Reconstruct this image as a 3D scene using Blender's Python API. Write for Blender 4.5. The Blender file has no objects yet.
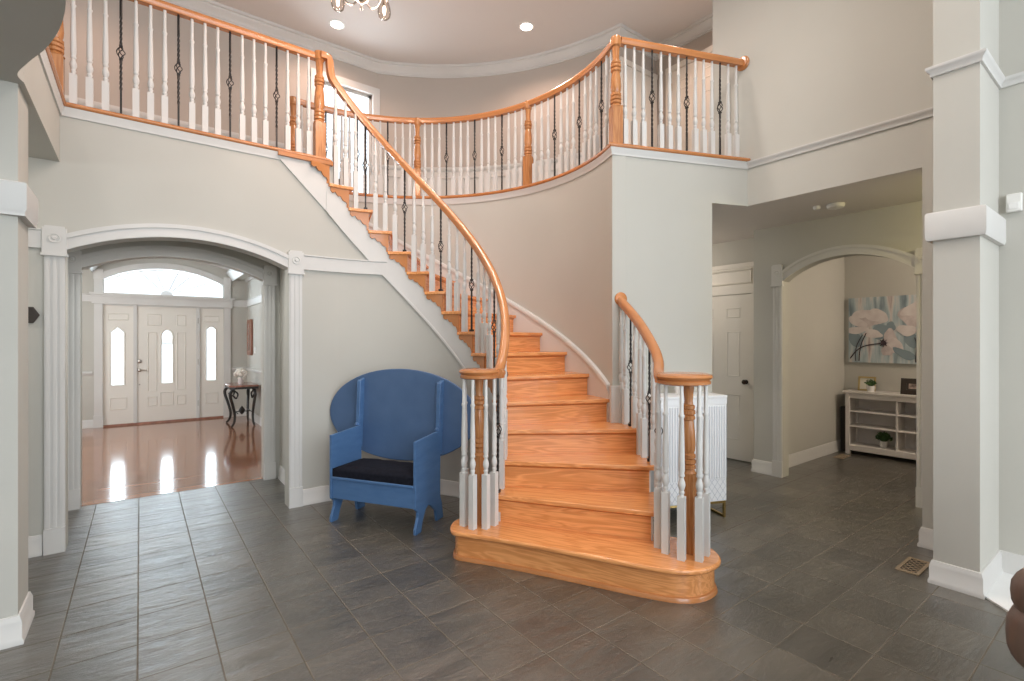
import bpy, bmesh, math, random
from mathutils import Vector, Matrix
random.seed(7)
S = bpy.context.scene
COL = S.collection
PI = math.pi
rad = math.radians

# ------------------------------------------------------------------ camera, sky, lights, exposure
TH = rad(36.9)
EYE = 1.44
cam_d = bpy.data.cameras.new('camera'); cam_d.sensor_width = 36.0; cam_d.lens = 495/1024*36
cam = bpy.data.objects.new('camera', cam_d); COL.objects.link(cam)
cam.location = (0, 0, EYE); cam.rotation_euler = (rad(90), 0, -TH)
cam_d.clip_start = .05
S.camera = cam
S.view_settings.view_transform = 'Standard'; S.view_settings.look = 'None'
S.view_settings.gamma = 1; S.view_settings.use_curve_mapping = False
S.view_settings.exposure = 0.13
S.cycles.use_denoising = True
S.cycles.max_bounces = 8; S.cycles.diffuse_bounces = 5; S.cycles.glossy_bounces = 4
S.cycles.transparent_max_bounces = 12; S.cycles.caustics_reflective = False; S.cycles.caustics_refractive = False
S.cycles.sample_clamp_indirect = 6
W = bpy.data.worlds.new('sky'); S.world = W; W.use_nodes = True
W.node_tree.nodes['Background'].inputs[0].default_value = (.86, .93, 1, 1)
W.node_tree.nodes['Background'].inputs[1].default_value = 1.6

def area(name, loc, direction, sx, sy, power, color):
    l = bpy.data.lights.new(name, 'AREA'); l.shape = 'RECTANGLE'; l.size = sx; l.size_y = sy
    l.energy = power; l.color = color
    o = bpy.data.objects.new(name, l); COL.objects.link(o); o.location = loc
    o.rotation_euler = Vector(direction).to_track_quat('-Z', 'Y').to_euler()
    return o
def point(name, loc, power, color, r=.05, spot=None):
    l = bpy.data.lights.new(name, 'SPOT' if spot else 'POINT'); l.energy = power; l.color = color; l.shadow_soft_size = r
    if spot: l.spot_size = rad(spot); l.spot_blend = .8
    o = bpy.data.objects.new(name, l); COL.objects.link(o); o.location = loc
    return o
DAY = (.88, .94, 1); WARM = (1, .67, .52)
area('daylight_great_room', (.6, -4.75, 2.6), (0, 1, -.03), 6.6, 4.4, 340, DAY)
area('daylight_side_window', (4.5, -2.6, 2.5), (-1, .35, 0), 2.6, 4.0, 125, DAY)
area('daylight_front_door', (.38, 11.3, 1.7), (0, -1, -.05), 2.3, 3.0, 260, (.74, .89, 1))
area('daylight_upper_window', (2.3, 7.3, 4.3), (0, -1, -.1), 0.9, 1.7, 45, DAY)
area('foyer_side_fill', (-2.15, 8.2, 1.5), (1, 0, 0), 2.2, 1.8, 55, DAY)  # added fill for the foyer, no window in this wall

# ------------------------------------------------------------------ materials
def mat(name, col, rough=.5, metal=0, spec=.5, coat=0, trans=0, emit=None, es=0):
    m = bpy.data.materials.new(name); m.use_nodes = True
    b = m.node_tree.nodes['Principled BSDF']
    b.inputs['Base Color'].default_value = (*col, 1); b.inputs['Roughness'].default_value = rough
    b.inputs['Metallic'].default_value = metal; b.inputs['Specular IOR Level'].default_value = spec
    b.inputs['Coat Weight'].default_value = coat; b.inputs['Coat Roughness'].default_value = .12
    if emit: b.inputs['Emission Color'].default_value = (*emit, 1); b.inputs['Emission Strength'].default_value = es
    return m
def nodes(m): return m.node_tree.nodes, m.node_tree.links, m.node_tree.nodes['Principled BSDF']
def noise_tint(m, a, b_, scale=3, detail=3, vec=None, bump=0, bdist=.002, bscale=None):
    N, L, B = nodes(m)
    tc = N.new('ShaderNodeTexCoord'); mp = N.new('ShaderNodeMapping'); mp.inputs['Scale'].default_value = vec or (1, 1, 1)
    L.new(tc.outputs['Object'], mp.inputs[0])
    n = N.new('ShaderNodeTexNoise'); n.inputs['Scale'].default_value = scale; n.inputs['Detail'].default_value = detail
    L.new(mp.outputs[0], n.inputs['Vector'])
    r = N.new('ShaderNodeValToRGB'); r.color_ramp.elements[0].color = (*a, 1); r.color_ramp.elements[1].color = (*b_, 1)
    r.color_ramp.elements[0].position = .3; r.color_ramp.elements[1].position = .7
    L.new(n.outputs['Fac'], r.inputs[0]); L.new(r.outputs[0], B.inputs['Base Color'])
    if bump:
        n2 = N.new('ShaderNodeTexNoise'); n2.inputs['Scale'].default_value = bscale or scale*4; n2.inputs['Detail'].default_value = 4
        L.new(mp.outputs[0], n2.inputs['Vector'])
        bp = N.new('ShaderNodeBump'); bp.inputs['Strength'].default_value = bump; bp.inputs['Distance'].default_value = bdist
        L.new(n2.outputs['Fac'], bp.inputs['Height']); L.new(bp.outputs[0], B.inputs['Normal'])
    return m
M = {}
M['wall'] = noise_tint(mat('greige_paint', (.56, .53, .48), .75, spec=.25), (.488, .478, .435), (.518, .507, .462), 1.2)
M['gallery'] = noise_tint(mat('warm_lit_gallery_paint', (.5, .43, .38), .75, spec=.25), (.455, .405, .36), (.48, .43, .385), 1.2)  # wall paint with the warm lamp glow put into its colour
M['ceil'] = noise_tint(mat('ceiling_paint', (.7, .68, .65), .85, spec=.2), (.66, .625, .60), (.68, .645, .62), 1.0)
M['white'] = noise_tint(mat('white_trim_paint', (.80, .79, .76), .5, spec=.3), (.60, .592, .57), (.63, .622, .60), 2)
M['cream'] = noise_tint(mat('cream_door_paint', (.74, .71, .66), .45), (.72, .69, .63), (.75, .72, .66), 2)
def oak(name, axis, k=1):
    m = mat(name, (.5, .22, .08), .26, coat=.35)
    N, L, B = nodes(m)
    sc = {'x': (1.3, 16, 16), 'y': (16, 1.3, 16), 'z': (16, 16, 1.3)}[axis]
    tc = N.new('ShaderNodeTexCoord'); mp = N.new('ShaderNodeMapping'); mp.inputs['Scale'].default_value = sc
    oi = N.new('ShaderNodeObjectInfo'); ad = N.new('ShaderNodeVectorMath'); ad.operation = 'ADD'
    mu = N.new('ShaderNodeMath'); mu.operation = 'MULTIPLY'; mu.inputs[1].default_value = 37
    L.new(oi.outputs['Random'], mu.inputs[0]); L.new(tc.outputs['Object'], ad.inputs[0]); L.new(mu.outputs[0], ad.inputs[1])
    L.new(ad.outputs[0], mp.inputs[0])
    n1 = N.new('ShaderNodeTexNoise'); n1.inputs['Scale'].default_value = 1.0; n1.inputs['Detail'].default_value = 2; n1.inputs['Distortion'].default_value = 1.0
    n2 = N.new('ShaderNodeTexNoise'); n2.inputs['Scale'].default_value = 6.0; n2.inputs['Detail'].default_value = 5
    L.new(mp.outputs[0], n1.inputs['Vector']); L.new(mp.outputs[0], n2.inputs['Vector'])
    wv = N.new('ShaderNodeMath'); wv.operation = 'MULTIPLY'; wv.inputs[1].default_value = 34; L.new(n1.outputs['Fac'], wv.inputs[0])
    sn = N.new('ShaderNodeMath'); sn.operation = 'SINE'; L.new(wv.outputs[0], sn.inputs[0])
    mr = N.new('ShaderNodeMapRange'); mr.inputs[1].default_value = -1; mr.inputs[2].default_value = 1; mr.inputs[3].default_value = 0; mr.inputs[4].default_value = .55
    L.new(sn.outputs[0], mr.inputs[0])
    a2 = N.new('ShaderNodeMath'); a2.operation = 'MULTIPLY_ADD'; a2.inputs[1].default_value = .75; L.new(n2.outputs['Fac'], a2.inputs[0]); L.new(mr.outputs[0], a2.inputs[2])
    r = N.new('ShaderNodeValToRGB'); e = r.color_ramp.elements
    e[0].position = .25; e[0].color = (.72*k, .325*k, .12*k, 1); e[1].position = .95; e[1].color = (.54*k, .212*k, .068*k, 1)
    L.new(a2.outputs[0], r.inputs[0]); L.new(r.outputs[0], B.inputs['Base Color'])
    return m
M['oak_x'] = oak('oak_grain_across', 'x', 1.16); M['oak_z'] = oak('oak_turned', 'z', .74)
M['oak'] = noise_tint(mat('oak_handrail', (.5, .22, .08), .25, coat=.4), (.53, .215, .075), (.46, .18, .058), 5, 4)
M['iron'] = mat('black_wrought_iron', (.02, .018, .017), .42, metal=.3)
M['iron_bronze'] = mat('bronzed_iron', (.045, .03, .022), .4, metal=.6)
M['brass'] = mat('brass', (.75, .55, .22), .25, metal=1)
M['nickel'] = mat('brushed_nickel', (.42, .39, .35), .35, metal=1)
M['blue'] = noise_tint(mat('blue_chair_paint', (.06, .14, .30), .38), (.066, .150, .315), (.085, .18, .36), 6, 3, (1, 1, 4))
M['blue_dark'] = noise_tint(mat('blue_tabletop_paint', (.06, .12, .24), .42), (.065, .125, .245), (.082, .150, .285), 5, 3)
M['cushion'] = noise_tint(mat('navy_cushion_cloth', (.006, .007, .013), .9, spec=.2), (.005, .006, .011), (.011, .012, .02), 40, 2)
M['leather'] = noise_tint(mat('brown_leather', (.13, .085, .065), .4), (.11, .07, .055), (.17, .115, .09), 5, 4, bump=.3, bscale=60)
M['black'] = mat('black_paint', (.02, .018, .017), .4)
M['cabwhite'] = mat('white_lacquer', (.80, .81, .82), .35)
M['cabgroove'] = mat('grey_inlay_lines', (.42, .45, .50), .5)
M['marble'] = noise_tint(mat('red_brown_marble', (.3, .14, .1), .15), (.16, .07, .05), (.42, .22, .17), 9, 5)
M['wmarble'] = noise_tint(mat('white_hearth_stone', (.8, .8, .79), .25), (.76, .77, .76), (.84, .84, .83), 4, 4)
M['leaf'] = noise_tint(mat('green_leaf', (.05, .11, .03), .55), (.03, .075, .02), (.08, .16, .05), 30, 2)
M['petalw'] = mat('cream_petal', (.78, .74, .68), .7)
M['ceramic'] = mat('white_ceramic', (.8, .79, .77), .25)
M['shelfwhite'] = mat('greyed_white_shelf_paint', (.74, .70, .67), .5)
M['plastic'] = mat('white_plastic', (.78, .77, .74), .4)
M['frame_dark'] = mat('dark_wood_frame', (.035, .026, .02), .4)
M['frame_gold'] = mat('pale_gold_frame', (.55, .42, .2), .35, metal=.6)
M['photo'] = noise_tint(mat('photo_print', (.4, .3, .25), .4), (.08, .06, .05), (.7, .55, .48), 14, 2)
M['paper'] = mat('pale_paper', (.75, .72, .62), .7)
M['redwood'] = noise_tint(mat('red_brown_frame', (.3, .13, .08), .35), (.22, .09, .055), (.36, .16, .10), 12, 3, (1, 1, .2))
M['mirror'] = mat('mirror_silver', (.85, .85, .85), .05, metal=1)
M['lamp'] = mat('lit_lamp', (1, 1, 1), .5, emit=(1, .93, .85), es=9)
M['bulb'] = mat('lit_bulb', (1, 1, 1), .5, emit=(1, .85, .7), es=4)
M['concrete'] = mat('subfloor', (.3, .28, .26), .8)
M['darkboard'] = mat('dark_board', (.035, .028, .025), .5)
def glass(name, tint, gl=.12):
    m = bpy.data.materials.new(name); m.use_nodes = True; N = m.node_tree.nodes; L = m.node_tree.links
    N.remove(N['Principled BSDF'])
    t = N.new('ShaderNodeBsdfTransparent'); t.inputs[0].default_value = (*tint, 1)
    g = N.new('ShaderNodeBsdfGlossy'); g.inputs['Roughness'].default_value = .03
    lw = N.new('ShaderNodeLayerWeight'); lw.inputs[0].default_value = gl
    mx = N.new('ShaderNodeMixShader'); ml = N.new('ShaderNodeMath'); ml.operation = 'MULTIPLY'; ml.inputs[1].default_value = .55; L.new(lw.outputs['Fresnel'], ml.inputs[0]); L.new(ml.outputs[0], mx.inputs[0]); L.new(t.outputs[0], mx.inputs[1]); L.new(g.outputs[0], mx.inputs[2])
    L.new(mx.outputs[0], N['Material Output'].inputs[0]); return m
M['pane'] = glass('window_glass', (.97, .98, .98)); M['shade'] = glass('clear_shade_glass', (.94, .91, .88), .16)
def tiles(name, bw, bh, off, loc, c1, c2, mortar, msize, rough, cleft):
    m = mat(name, c1, rough); N, L, B = nodes(m)
    tc = N.new('ShaderNodeTexCoord'); mp = N.new('ShaderNodeMapping'); mp.inputs['Location'].default_value = loc
    L.new(tc.outputs['Object'], mp.inputs[0])
    br = N.new('ShaderNodeTexBrick'); br.offset = off; br.squash = 1
    for k, v in (('Scale', 1), ('Mortar Size', msize), ('Mortar Smooth', .3), ('Bias', 0), ('Brick Width', bw), ('Row Height', bh)): br.inputs[k].default_value = v
    br.inputs['Color1'].default_value = (*c1, 1); br.inputs['Color2'].default_value = (*c2, 1); br.inputs['Mortar'].default_value = (*mortar, 1)
    L.new(mp.outputs[0], br.inputs['Vector'])
    return m, N, L, B, tc, mp, br
m, N, L, B, tc, mp, br = tiles('slate_tiles', .3, .3025, 0, (.01, -.212, 0), (.066, .062, .053), (.110, .100, .082), (.17, .15, .122), .0042, .34, True)
n = N.new('ShaderNodeTexNoise'); n.inputs['Scale'].default_value = 3.2; n.inputs['Detail'].default_value = 8; n.inputs['Roughness'].default_value = .62; n.inputs['Distortion'].default_value = .35
mp2 = N.new('ShaderNodeMapping'); mp2.inputs['Scale'].default_value = (.8, 2.6, 1); mp2.inputs['Rotation'].default_value = (0, 0, .35)
br2 = N.new('ShaderNodeTexBrick'); br2.offset = 0
for k_, v_ in (('Scale', 1), ('Mortar Size', 0), ('Brick Width', .3), ('Row Height', .3025)): br2.inputs[k_].default_value = v_
br2.inputs['Color1'].default_value = (0, 0, 0, 1); br2.inputs['Color2'].default_value = (9, 7, 3, 1); L.new(mp.outputs[0], br2.inputs['Vector'])
tv = N.new('ShaderNodeVectorMath'); tv.operation = 'ADD'; L.new(tc.outputs['Object'], tv.inputs[0]); L.new(br2.outputs['Color'], tv.inputs[1])
L.new(tv.outputs[0], mp2.inputs[0]); L.new(mp2.outputs[0], n.inputs['Vector'])
mx = N.new('ShaderNodeMix'); mx.data_type = 'RGBA'; mx.blend_type = 'MULTIPLY'; mx.inputs[0].default_value = .6
rp = N.new('ShaderNodeValToRGB'); rp.color_ramp.elements[0].position = .3; rp.color_ramp.elements[0].color = (.45, .45, .45, 1); rp.color_ramp.elements[1].position = .75; rp.color_ramp.elements[1].color = (1.5, 1.45, 1.4, 1)
L.new(n.outputs['Fac'], rp.inputs[0]); L.new(br.outputs['Color'], mx.inputs[6]); L.new(rp.outputs[0], mx.inputs[7]); L.new(mx.outputs[2], B.inputs['Base Color'])
b1 = N.new('ShaderNodeBump'); b1.inputs['Strength'].default_value = .6; b1.inputs['Distance'].default_value = .018
vo = N.new('ShaderNodeTexNoise'); vo.noise_type = 'RIDGED_MULTIFRACTAL'; vo.inputs['Scale'].default_value = 2.2; vo.inputs['Detail'].default_value = 5; vo.inputs['Distortion'].default_value = 1.2
mp3 = N.new('ShaderNodeMapping'); mp3.inputs['Scale'].default_value = (.7, 2.4, 1); mp3.inputs['Rotation'].default_value = (0, 0, .5); L.new(tv.outputs[0], mp3.inputs[0]); L.new(mp3.outputs[0], vo.inputs['Vector'])
hm = N.new('ShaderNodeMath'); hm.operation = 'MULTIPLY_ADD'; hm.inputs[1].default_value = .16; L.new(vo.outputs['Fac'], hm.inputs[0]); L.new(n.outputs['Fac'], hm.inputs[2])
L.new(hm.outputs[0], b1.inputs['Height'])
b2 = N.new('ShaderNodeBump'); b2.invert = True; b2.inputs['Strength'].default_value = .6; b2.inputs['Distance'].default_value = .004
L.new(br.outputs['Fac'], b2.inputs['Height']); L.new(b1.outputs[0], b2.inputs['Normal']); L.new(b2.outputs[0], B.inputs['Normal']); 
sp = N.new('ShaderNodeMapRange'); sp.inputs[3].default_value = 1.0; sp.inputs[4].default_value = .02; L.new(br.outputs['Fac'], sp.inputs[0]); L.new(sp.outputs[0], B.inputs['Specular IOR Level']); sp2 = N.new('ShaderNodeMapRange'); sp2.inputs[3].default_value = .5; sp2.inputs[4].default_value = 0; L.new(br.outputs['Fac'], sp2.inputs[0]); L.new(sp2.outputs[0], B.inputs['Coat Weight']); B.inputs['Coat Roughness'].default_value = .3; L.new(b1.outputs[0], B.inputs['Coat Normal'])
rr = N.new('ShaderNodeMapRange'); rr.inputs[3].default_value = .22; rr.inputs[4].default_value = .40; L.new(n.outputs['Fac'], rr.inputs[0]); L.new(rr.outputs[0], B.inputs['Roughness'])
M['slate'] = m
m, N, L, B, tc, mp, br = tiles('red_oak_strip_floor', .9, .07, .37, (0, 0, 0), (.31, .115, .053), (.50, .225, .12), (.09, .035, .02), .0015, .13, False)
n = N.new('ShaderNodeTexNoise'); n.inputs['Scale'].default_value = 1; n.inputs['Detail'].default_value = 6
mp2 = N.new('ShaderNodeMapping'); mp2.inputs['Scale'].default_value = (3, 40, 1); L.new(tc.outputs['Object'], mp2.inputs[0]); L.new(mp2.outputs[0], n.inputs['Vector'])
mx = N.new('ShaderNodeMix'); mx.data_type = 'RGBA'; mx.blend_type = 'MULTIPLY'; mx.inputs[0].default_value = .5
L.new(br.outputs['Color'], mx.inputs[6]); L.new(n.outputs['Fac'], mx.inputs[7]); L.new(mx.outputs[2], B.inputs['Base Color'])
B.inputs['Coat Weight'].default_value = .4; B.inputs['Coat Roughness'].default_value = .06
M['woodfloor'] = m
m = mat('painted_canvas', (.5, .55, .58), .8); N, L, B = nodes(m)
tc = N.new('ShaderNodeTexCoord'); mp = N.new('ShaderNodeMapping'); mp.inputs['Scale'].default_value = (1, 9, 1.2); L.new(tc.outputs['Object'], mp.inputs[0])
n = N.new('ShaderNodeTexNoise'); n.inputs['Scale'].default_value = 1.6; n.inputs['Detail'].default_value = 6; L.new(mp.outputs[0], n.inputs['Vector'])
r = N.new('ShaderNodeValToRGB'); e = r.color_ramp.elements
e[0].position = .3; e[0].color = (.17, .22, .25, 1); e[1].position = .5; e[1].color = (.42, .50, .53, 1)
x = e.new(.6); x.color = (.62, .58, .55, 1); x = e.new(.72); x.color = (.38, .30, .29, 1)
L.new(n.outputs['Fac'], r.inputs[0]); L.new(r.outputs[0], B.inputs['Base Color']); M['canvas'] = m
M['pink1'] = noise_tint(mat('pale_pink_brushwork', (.62, .47, .45), .8), (.46, .39, .385), (.62, .55, .54), 14, 3)
M['pink2'] = noise_tint(mat('rosy_white_brushwork', (.7, .6, .57), .8), (.58, .51, .50), (.70, .65, .63), 10, 3)
M['bluepaint'] = mat('slate_blue_brushwork', (.22, .28, .31), .8)
M['stempaint'] = mat('dark_plum_brushwork', (.05, .035, .045), .8)

# ------------------------------------------------------------------ mesh helpers
def tag(o, label=None, cat=None, group=None, kind=None):
    if label: o['label'] = label
    if cat: o['category'] = cat
    if group: o['group'] = group
    if kind: o['kind'] = kind
    return o
def fin(name, bm, mats, parent=None, smooth=40, bevel=0, loc=None, rz=0, seg=2):
    bmesh.ops.recalc_face_normals(bm, faces=bm.faces)
    me = bpy.data.meshes.new(name)
    if smooth:
        for f in bm.faces: f.smooth = True
    bm.to_mesh(me); bm.free()
    if smooth: me.set_sharp_from_angle(angle=rad(smooth))
    for m_ in (mats if isinstance(mats, (list, tuple)) else [mats]): me.materials.append(M[m_] if isinstance(m_, str) else m_)
    o = bpy.data.objects.new(name, me); COL.objects.link(o)
    if parent: o.parent = parent
    if loc: o.location = loc
    if rz: o.rotation_euler = (0, 0, rz)
    if bevel:
        b = o.modifiers.new('edge', 'BEVEL'); b.width = bevel; b.segments = seg; b.limit_method = 'ANGLE'; b.angle_limit = rad(40)
    return o
def struct(name, bm, m_, **k): return tag(fin(name, bm, m_, **k), kind='structure')
def empty(name, loc=(0, 0, 0), rz=0, parent=None):
    o = bpy.data.objects.new(name, None); COL.objects.link(o); o.location = loc; o.rotation_euler = (0, 0, rz)
    o.empty_display_size = .1
    if parent: o.parent = parent
    return o
def NB(): return bmesh.new()
def box(bm, x0, x1, y0, y1, z0, z1, mi=0):
    v = [bm.verts.new(p) for p in ((x0, y0, z0), (x1, y0, z0), (x1, y1, z0), (x0, y1, z0), (x0, y0, z1), (x1, y0, z1), (x1, y1, z1), (x0, y1, z1))]
    for f in ((3, 2, 1, 0), (4, 5, 6, 7), (0, 1, 5, 4), (1, 2, 6, 5), (2, 3, 7, 6), (3, 0, 4, 7)):
        bm.faces.new([v[i] for i in f]).material_index = mi
    return v
def prism(bm, poly, z0, z1, mi=0):
    a = [bm.verts.new((p[0], p[1], z0)) for p in poly]; b = [bm.verts.new((p[0], p[1], z1)) for p in poly]
    n = len(poly)
    fs = [bm.faces.new(list(reversed(a))), bm.faces.new(b)]
    for i in range(n): fs.append(bm.faces.new((a[i], a[(i+1) % n], b[(i+1) % n], b[i])))
    for f in fs: f.material_index = mi
def frame(o, u, n):
    o = Vector(o); u = Vector((*u, 0)).normalized(); n = Vector((*n, 0)).normalized()
    return lambda a, b, c=0: o + u*a + Vector((0, 0, b)) + n*c
def plate(bm, F, poly, c0, c1, mi=0):
    a = [bm.verts.new(F(p[0], p[1], c0)) for p in poly]; b = [bm.verts.new(F(p[0], p[1], c1)) for p in poly]
    n = len(poly); fs = [bm.faces.new(a), bm.faces.new(b)]
    for i in range(n): fs.append(bm.faces.new((a[i], a[(i+1) % n], b[(i+1) % n], b[i])))
    for f in fs: f.material_index = mi
def plate_holes(bm, F, outer, holes, c0, c1):
    for c in (c0, c1):
        es = []
        for lp in [outer]+holes:
            vs = [bm.verts.new(F(p[0], p[1], c)) for p in lp]
            es += [bm.edges.new((vs[i], vs[(i+1) % len(vs)])) for i in range(len(vs))]
        bmesh.ops.triangle_fill(bm, edges=es, use_beauty=True)
    for lp in [outer]+holes:
        a = [bm.verts.new(F(p[0], p[1], c0)) for p in lp]; b = [bm.verts.new(F(p[0], p[1], c1)) for p in lp]
        for i in range(len(lp)): bm.faces.new((a[i], a[(i+1) % len(lp)], b[(i+1) % len(lp)], b[i]))
    bmesh.ops.remove_doubles(bm, verts=bm.verts, dist=1e-5)
def fbox(bm, F, a0, a1, b0, b1, c0, c1, mi=0): plate(bm, F, [(a0, b0), (a1, b0), (a1, b1), (a0, b1)], c0, c1, mi)
def grid(bm, rings, close_u=False, close_v=False, caps=True, mi=0):
    V = [[bm.verts.new(p) for p in r] for r in rings]
    nr, nc = len(V), len(V[0])
    for i in range(nr if close_u else nr-1):
        for j in range(nc if close_v else nc-1):
            f = bm.faces.new((V[i][j], V[i][(j+1) % nc], V[(i+1) % nr][(j+1) % nc], V[(i+1) % nr][j])); f.material_index = mi
    if caps and close_v and not close_u:
        for r in (V[0], V[-1]):
            try: bm.faces.new(r).material_index = mi
            except ValueError: pass
def lathe(bm, prof, seg=14, c=(0, 0, 0), mi=0, F=None, caps=True):
    rings = []
    for r, z in prof:
        r = max(r, .0004)
        ring = []
        for k in range(seg):
            a = 2*PI*k/seg
            ring.append(Vector((c[0]+r*math.cos(a), c[1]+r*math.sin(a), c[2]+z)) if F is None else F(c[0]+r*math.cos(a), c[1]+r*math.sin(a), c[2]+z))
        rings.append(ring)
    grid(bm, rings, close_v=True, caps=caps, mi=mi)
def sweep(bm, pts, prof, sides=None, closed=False, mi=0, taper=None):
    pts = [Vector(p) for p in pts]; n = len(pts); rings = []; prev = None
    for i, p in enumerate(pts):
        if closed: t = pts[(i+1) % n]-pts[i-1]
        else: t = pts[min(i+1, n-1)]-pts[max(i-1, 0)]
        t.normalize()
        if sides: s = Vector(sides[i]).normalized()
        else:
            s = t.cross(Vector((0, 0, 1)))
            if s.length < .05: s = prev if prev else Vector((1, 0, 0))
            s = s - t*s.dot(t)
            s.normalize()
            if prev and s.dot(prev) < -.2 and abs(t.z) > .8: s = -s
        prev = s; u = s.cross(t).normalized()
        k = taper(i/(n-1)) if taper else 1
        rings.append([p+s*a*k+u*b*k for a, b in prof])
    grid(bm, rings, close_u=closed, close_v=True, mi=mi)
def circ(r, n=8): return [(r*math.cos(2*PI*k/n), r*math.sin(2*PI*k/n)) for k in range(n)]
def tube(bm, pts, r, n=8, closed=False, mi=0, taper=None): sweep(bm, pts, circ(r, n), closed=closed, mi=mi, taper=taper)
def spl(P, n=8, closed=False):
    P = [Vector(p) for p in P]; N_ = len(P); out = []
    for i in range(N_ if closed else N_-1):
        if closed: a, b, c, d = P[i-1], P[i], P[(i+1) % N_], P[(i+2) % N_]
        else: a, b, c, d = P[max(i-1, 0)], P[i], P[i+1], P[min(i+2, N_-1)]
        for k in range(n):
            t = k/n
            out.append(.5*((2*b)+(c-a)*t+(2*a-5*b+4*c-d)*t*t+(3*b-a-3*c+d)*t**3))
    if not closed: out.append(P[-1])
    return out
def mould(bm, path, prof, closed=False, z=0, mi=0):
    """a moulding run: path = 2-D polyline, prof = (out, height) pairs, out is to the RIGHT of travel"""
    n = len(path); P = [Vector((p[0], p[1])) for p in path]; rings = []
    def nrm(a, b):
        d = (b-a).normalized(); return Vector((d.y, -d.x))
    for i in range(n):
        if closed: n0, n1 = nrm(P[i-1], P[i]), nrm(P[i], P[(i+1) % n])
        else:
            n0 = nrm(P[i-1], P[i]) if i else None; n1 = nrm(P[i], P[i+1]) if i < n-1 else None
            n0 = n0 or n1; n1 = n1 or n0
        m_ = (n0+n1); m_ = m_/max(m_.length_squared, .2)*2
        zz = z[i] if isinstance(z, (list, tuple)) else z
        rings.append([Vector((P[i].x+m_.x*o, P[i].y+m_.y*o, zz+h)) for o, h in prof])
    grid(bm, rings, close_u=closed, close_v=True, mi=mi)
def offs(poly, d):
    n = len(poly); P = [Vector((p[0], p[1])) for p in poly]; A = sum(P[i].x*P[(i+1) % n].y-P[(i+1) % n].x*P[i].y for i in range(n)); s = 1 if A > 0 else -1
    out = []
    for i in range(n):
        t = (P[(i+1) % n]-P[i-1]).normalized(); out.append((P[i].x+s*t.y*d, P[i].y-s*t.x*d))
    return out
def c2w(u, d): return (u*math.cos(TH)+d*math.sin(TH), -u*math.sin(TH)+d*math.cos(TH))

# ------------------------------------------------------------------ the plan of the house
CX, CY = 1.446, 3.60
RI, RO = .96, 1.87
RISE, NST, DPS, PTOP = .19, 16, 10.83, 95.5
H2, HC, HH = 3.04, 5.48, 2.65
YL = CY+RI
XR, P2 = 4.37, (4.37, 2.29)
def pol(r, a): return (CX+r*math.cos(rad(a)), CY+r*math.sin(rad(a)))
def psi(k): return PTOP-DPS*(NST-k)
def kk(a): return NST-(PTOP-a)/DPS
def pitch(a): return RISE*kk(a)
def arc(r, a0, a1, n): return [pol(r, a0+(a1-a0)*i/n) for i in range(n+1)]
P1 = pol(RO, -26)
WDIR = Vector((P2[0]-P1[0], P2[1]-P1[1])).normalized()

BASE = [(0, 0), (.022, 0), (.022, .022), (.016, .03), (.016, .105), (.011, .12), (.007, .135), (0, .137)]
BELT = [(0, 0), (.02, 0), (.02, .115), (.028, .12), (.028, .13), (0, .13)]
CROWN = [(0, 0), (.014, 0), (.014, .02), (.024, .024), (.026, .036), (.034, .05), (.055, .072), (.078, .092), (.086, .104), (.086, .112), (.104, .116), (.106, .148), (0, .148)]
SMALL = [(0, 0), (.012, 0), (.014, .02), (.026, .034), (.032, .042), (.032, .055), (0, .055)]
CHAIR = [(0, 0), (.012, 0), (.018, .02), (.03, .03), (.03, .05), (.015, .06), (0, .06)]

# floors
bm = NB()
box(bm, -3.0, 4.36, -5.0, YL+1.12, -.12, 0)
box(bm, 4.36, 7.7, -.6, 5.0, -.12, 0)
struct('floor', bm, 'slate', smooth=0)
bm = NB(); box(bm, -2.3, 1.9, YL+1.12, 11.0, -.12, .002); struct('floor_foyer', bm, 'woodfloor', smooth=0)
# upper storey slab (balcony and gallery round the stairwell)
bm = NB()
NB0, NB1 = pol(RI, PTOP), pol(RO, PTOP)
poly = [(-3, YL+.02), (NB0[0]+.02, YL+.02), NB1] + arc(RO+.02, PTOP, -26, 40)[1:] + [(P2[0]+.02, P2[1]+.03), (XR+.02, 2.63), (5.74, 2.63), (5.74, 4.31)] + arc(3.6, 11.4, 68.5, 24) + [(-3, 6.95)]
prism(bm, poly, 2.74, H2-.001); struct('floor_gallery', bm, 'wall', smooth=0)
bm = NB()
curve = spl([(-.44, 3.26, 0), (-.45, 3.17, 0), (-.387, 2.996, 0), (-.315, 2.82, 0), (-.25, 2.6, 0), (-.213, 2.37, 0), (-.21, 2.1, 0), (-.27, 1.75, 0), (-.45, 1.35, 0), (-.8, 1.0, 0), (-1.3, .8, 0), (-3.0, .75, 0)], 6)
prism(bm, [(-.44, YL-.002)] + [(p.x, p.y) for p in curve] + [(-3.0, YL-.002)], HH+.01, H2-.001)
struct('floor_balcony_left', bm, 'wall', smooth=0)
# ceilings
bm = NB(); box(bm, -3.1, 6.0, -5.1, 7.1, HC, HC+.1); struct('ceiling', bm, 'ceil', smooth=0)
bm = NB(); prism(bm, [(XR+.01, -.6), (7.7, -.6), (7.7, 5), (3.4, 5), (4.02, 2.447), (XR+.01, 2.30)], HH-.001, HH+.05)
struct('ceiling_hall', bm, 'ceil', smooth=0)

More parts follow.
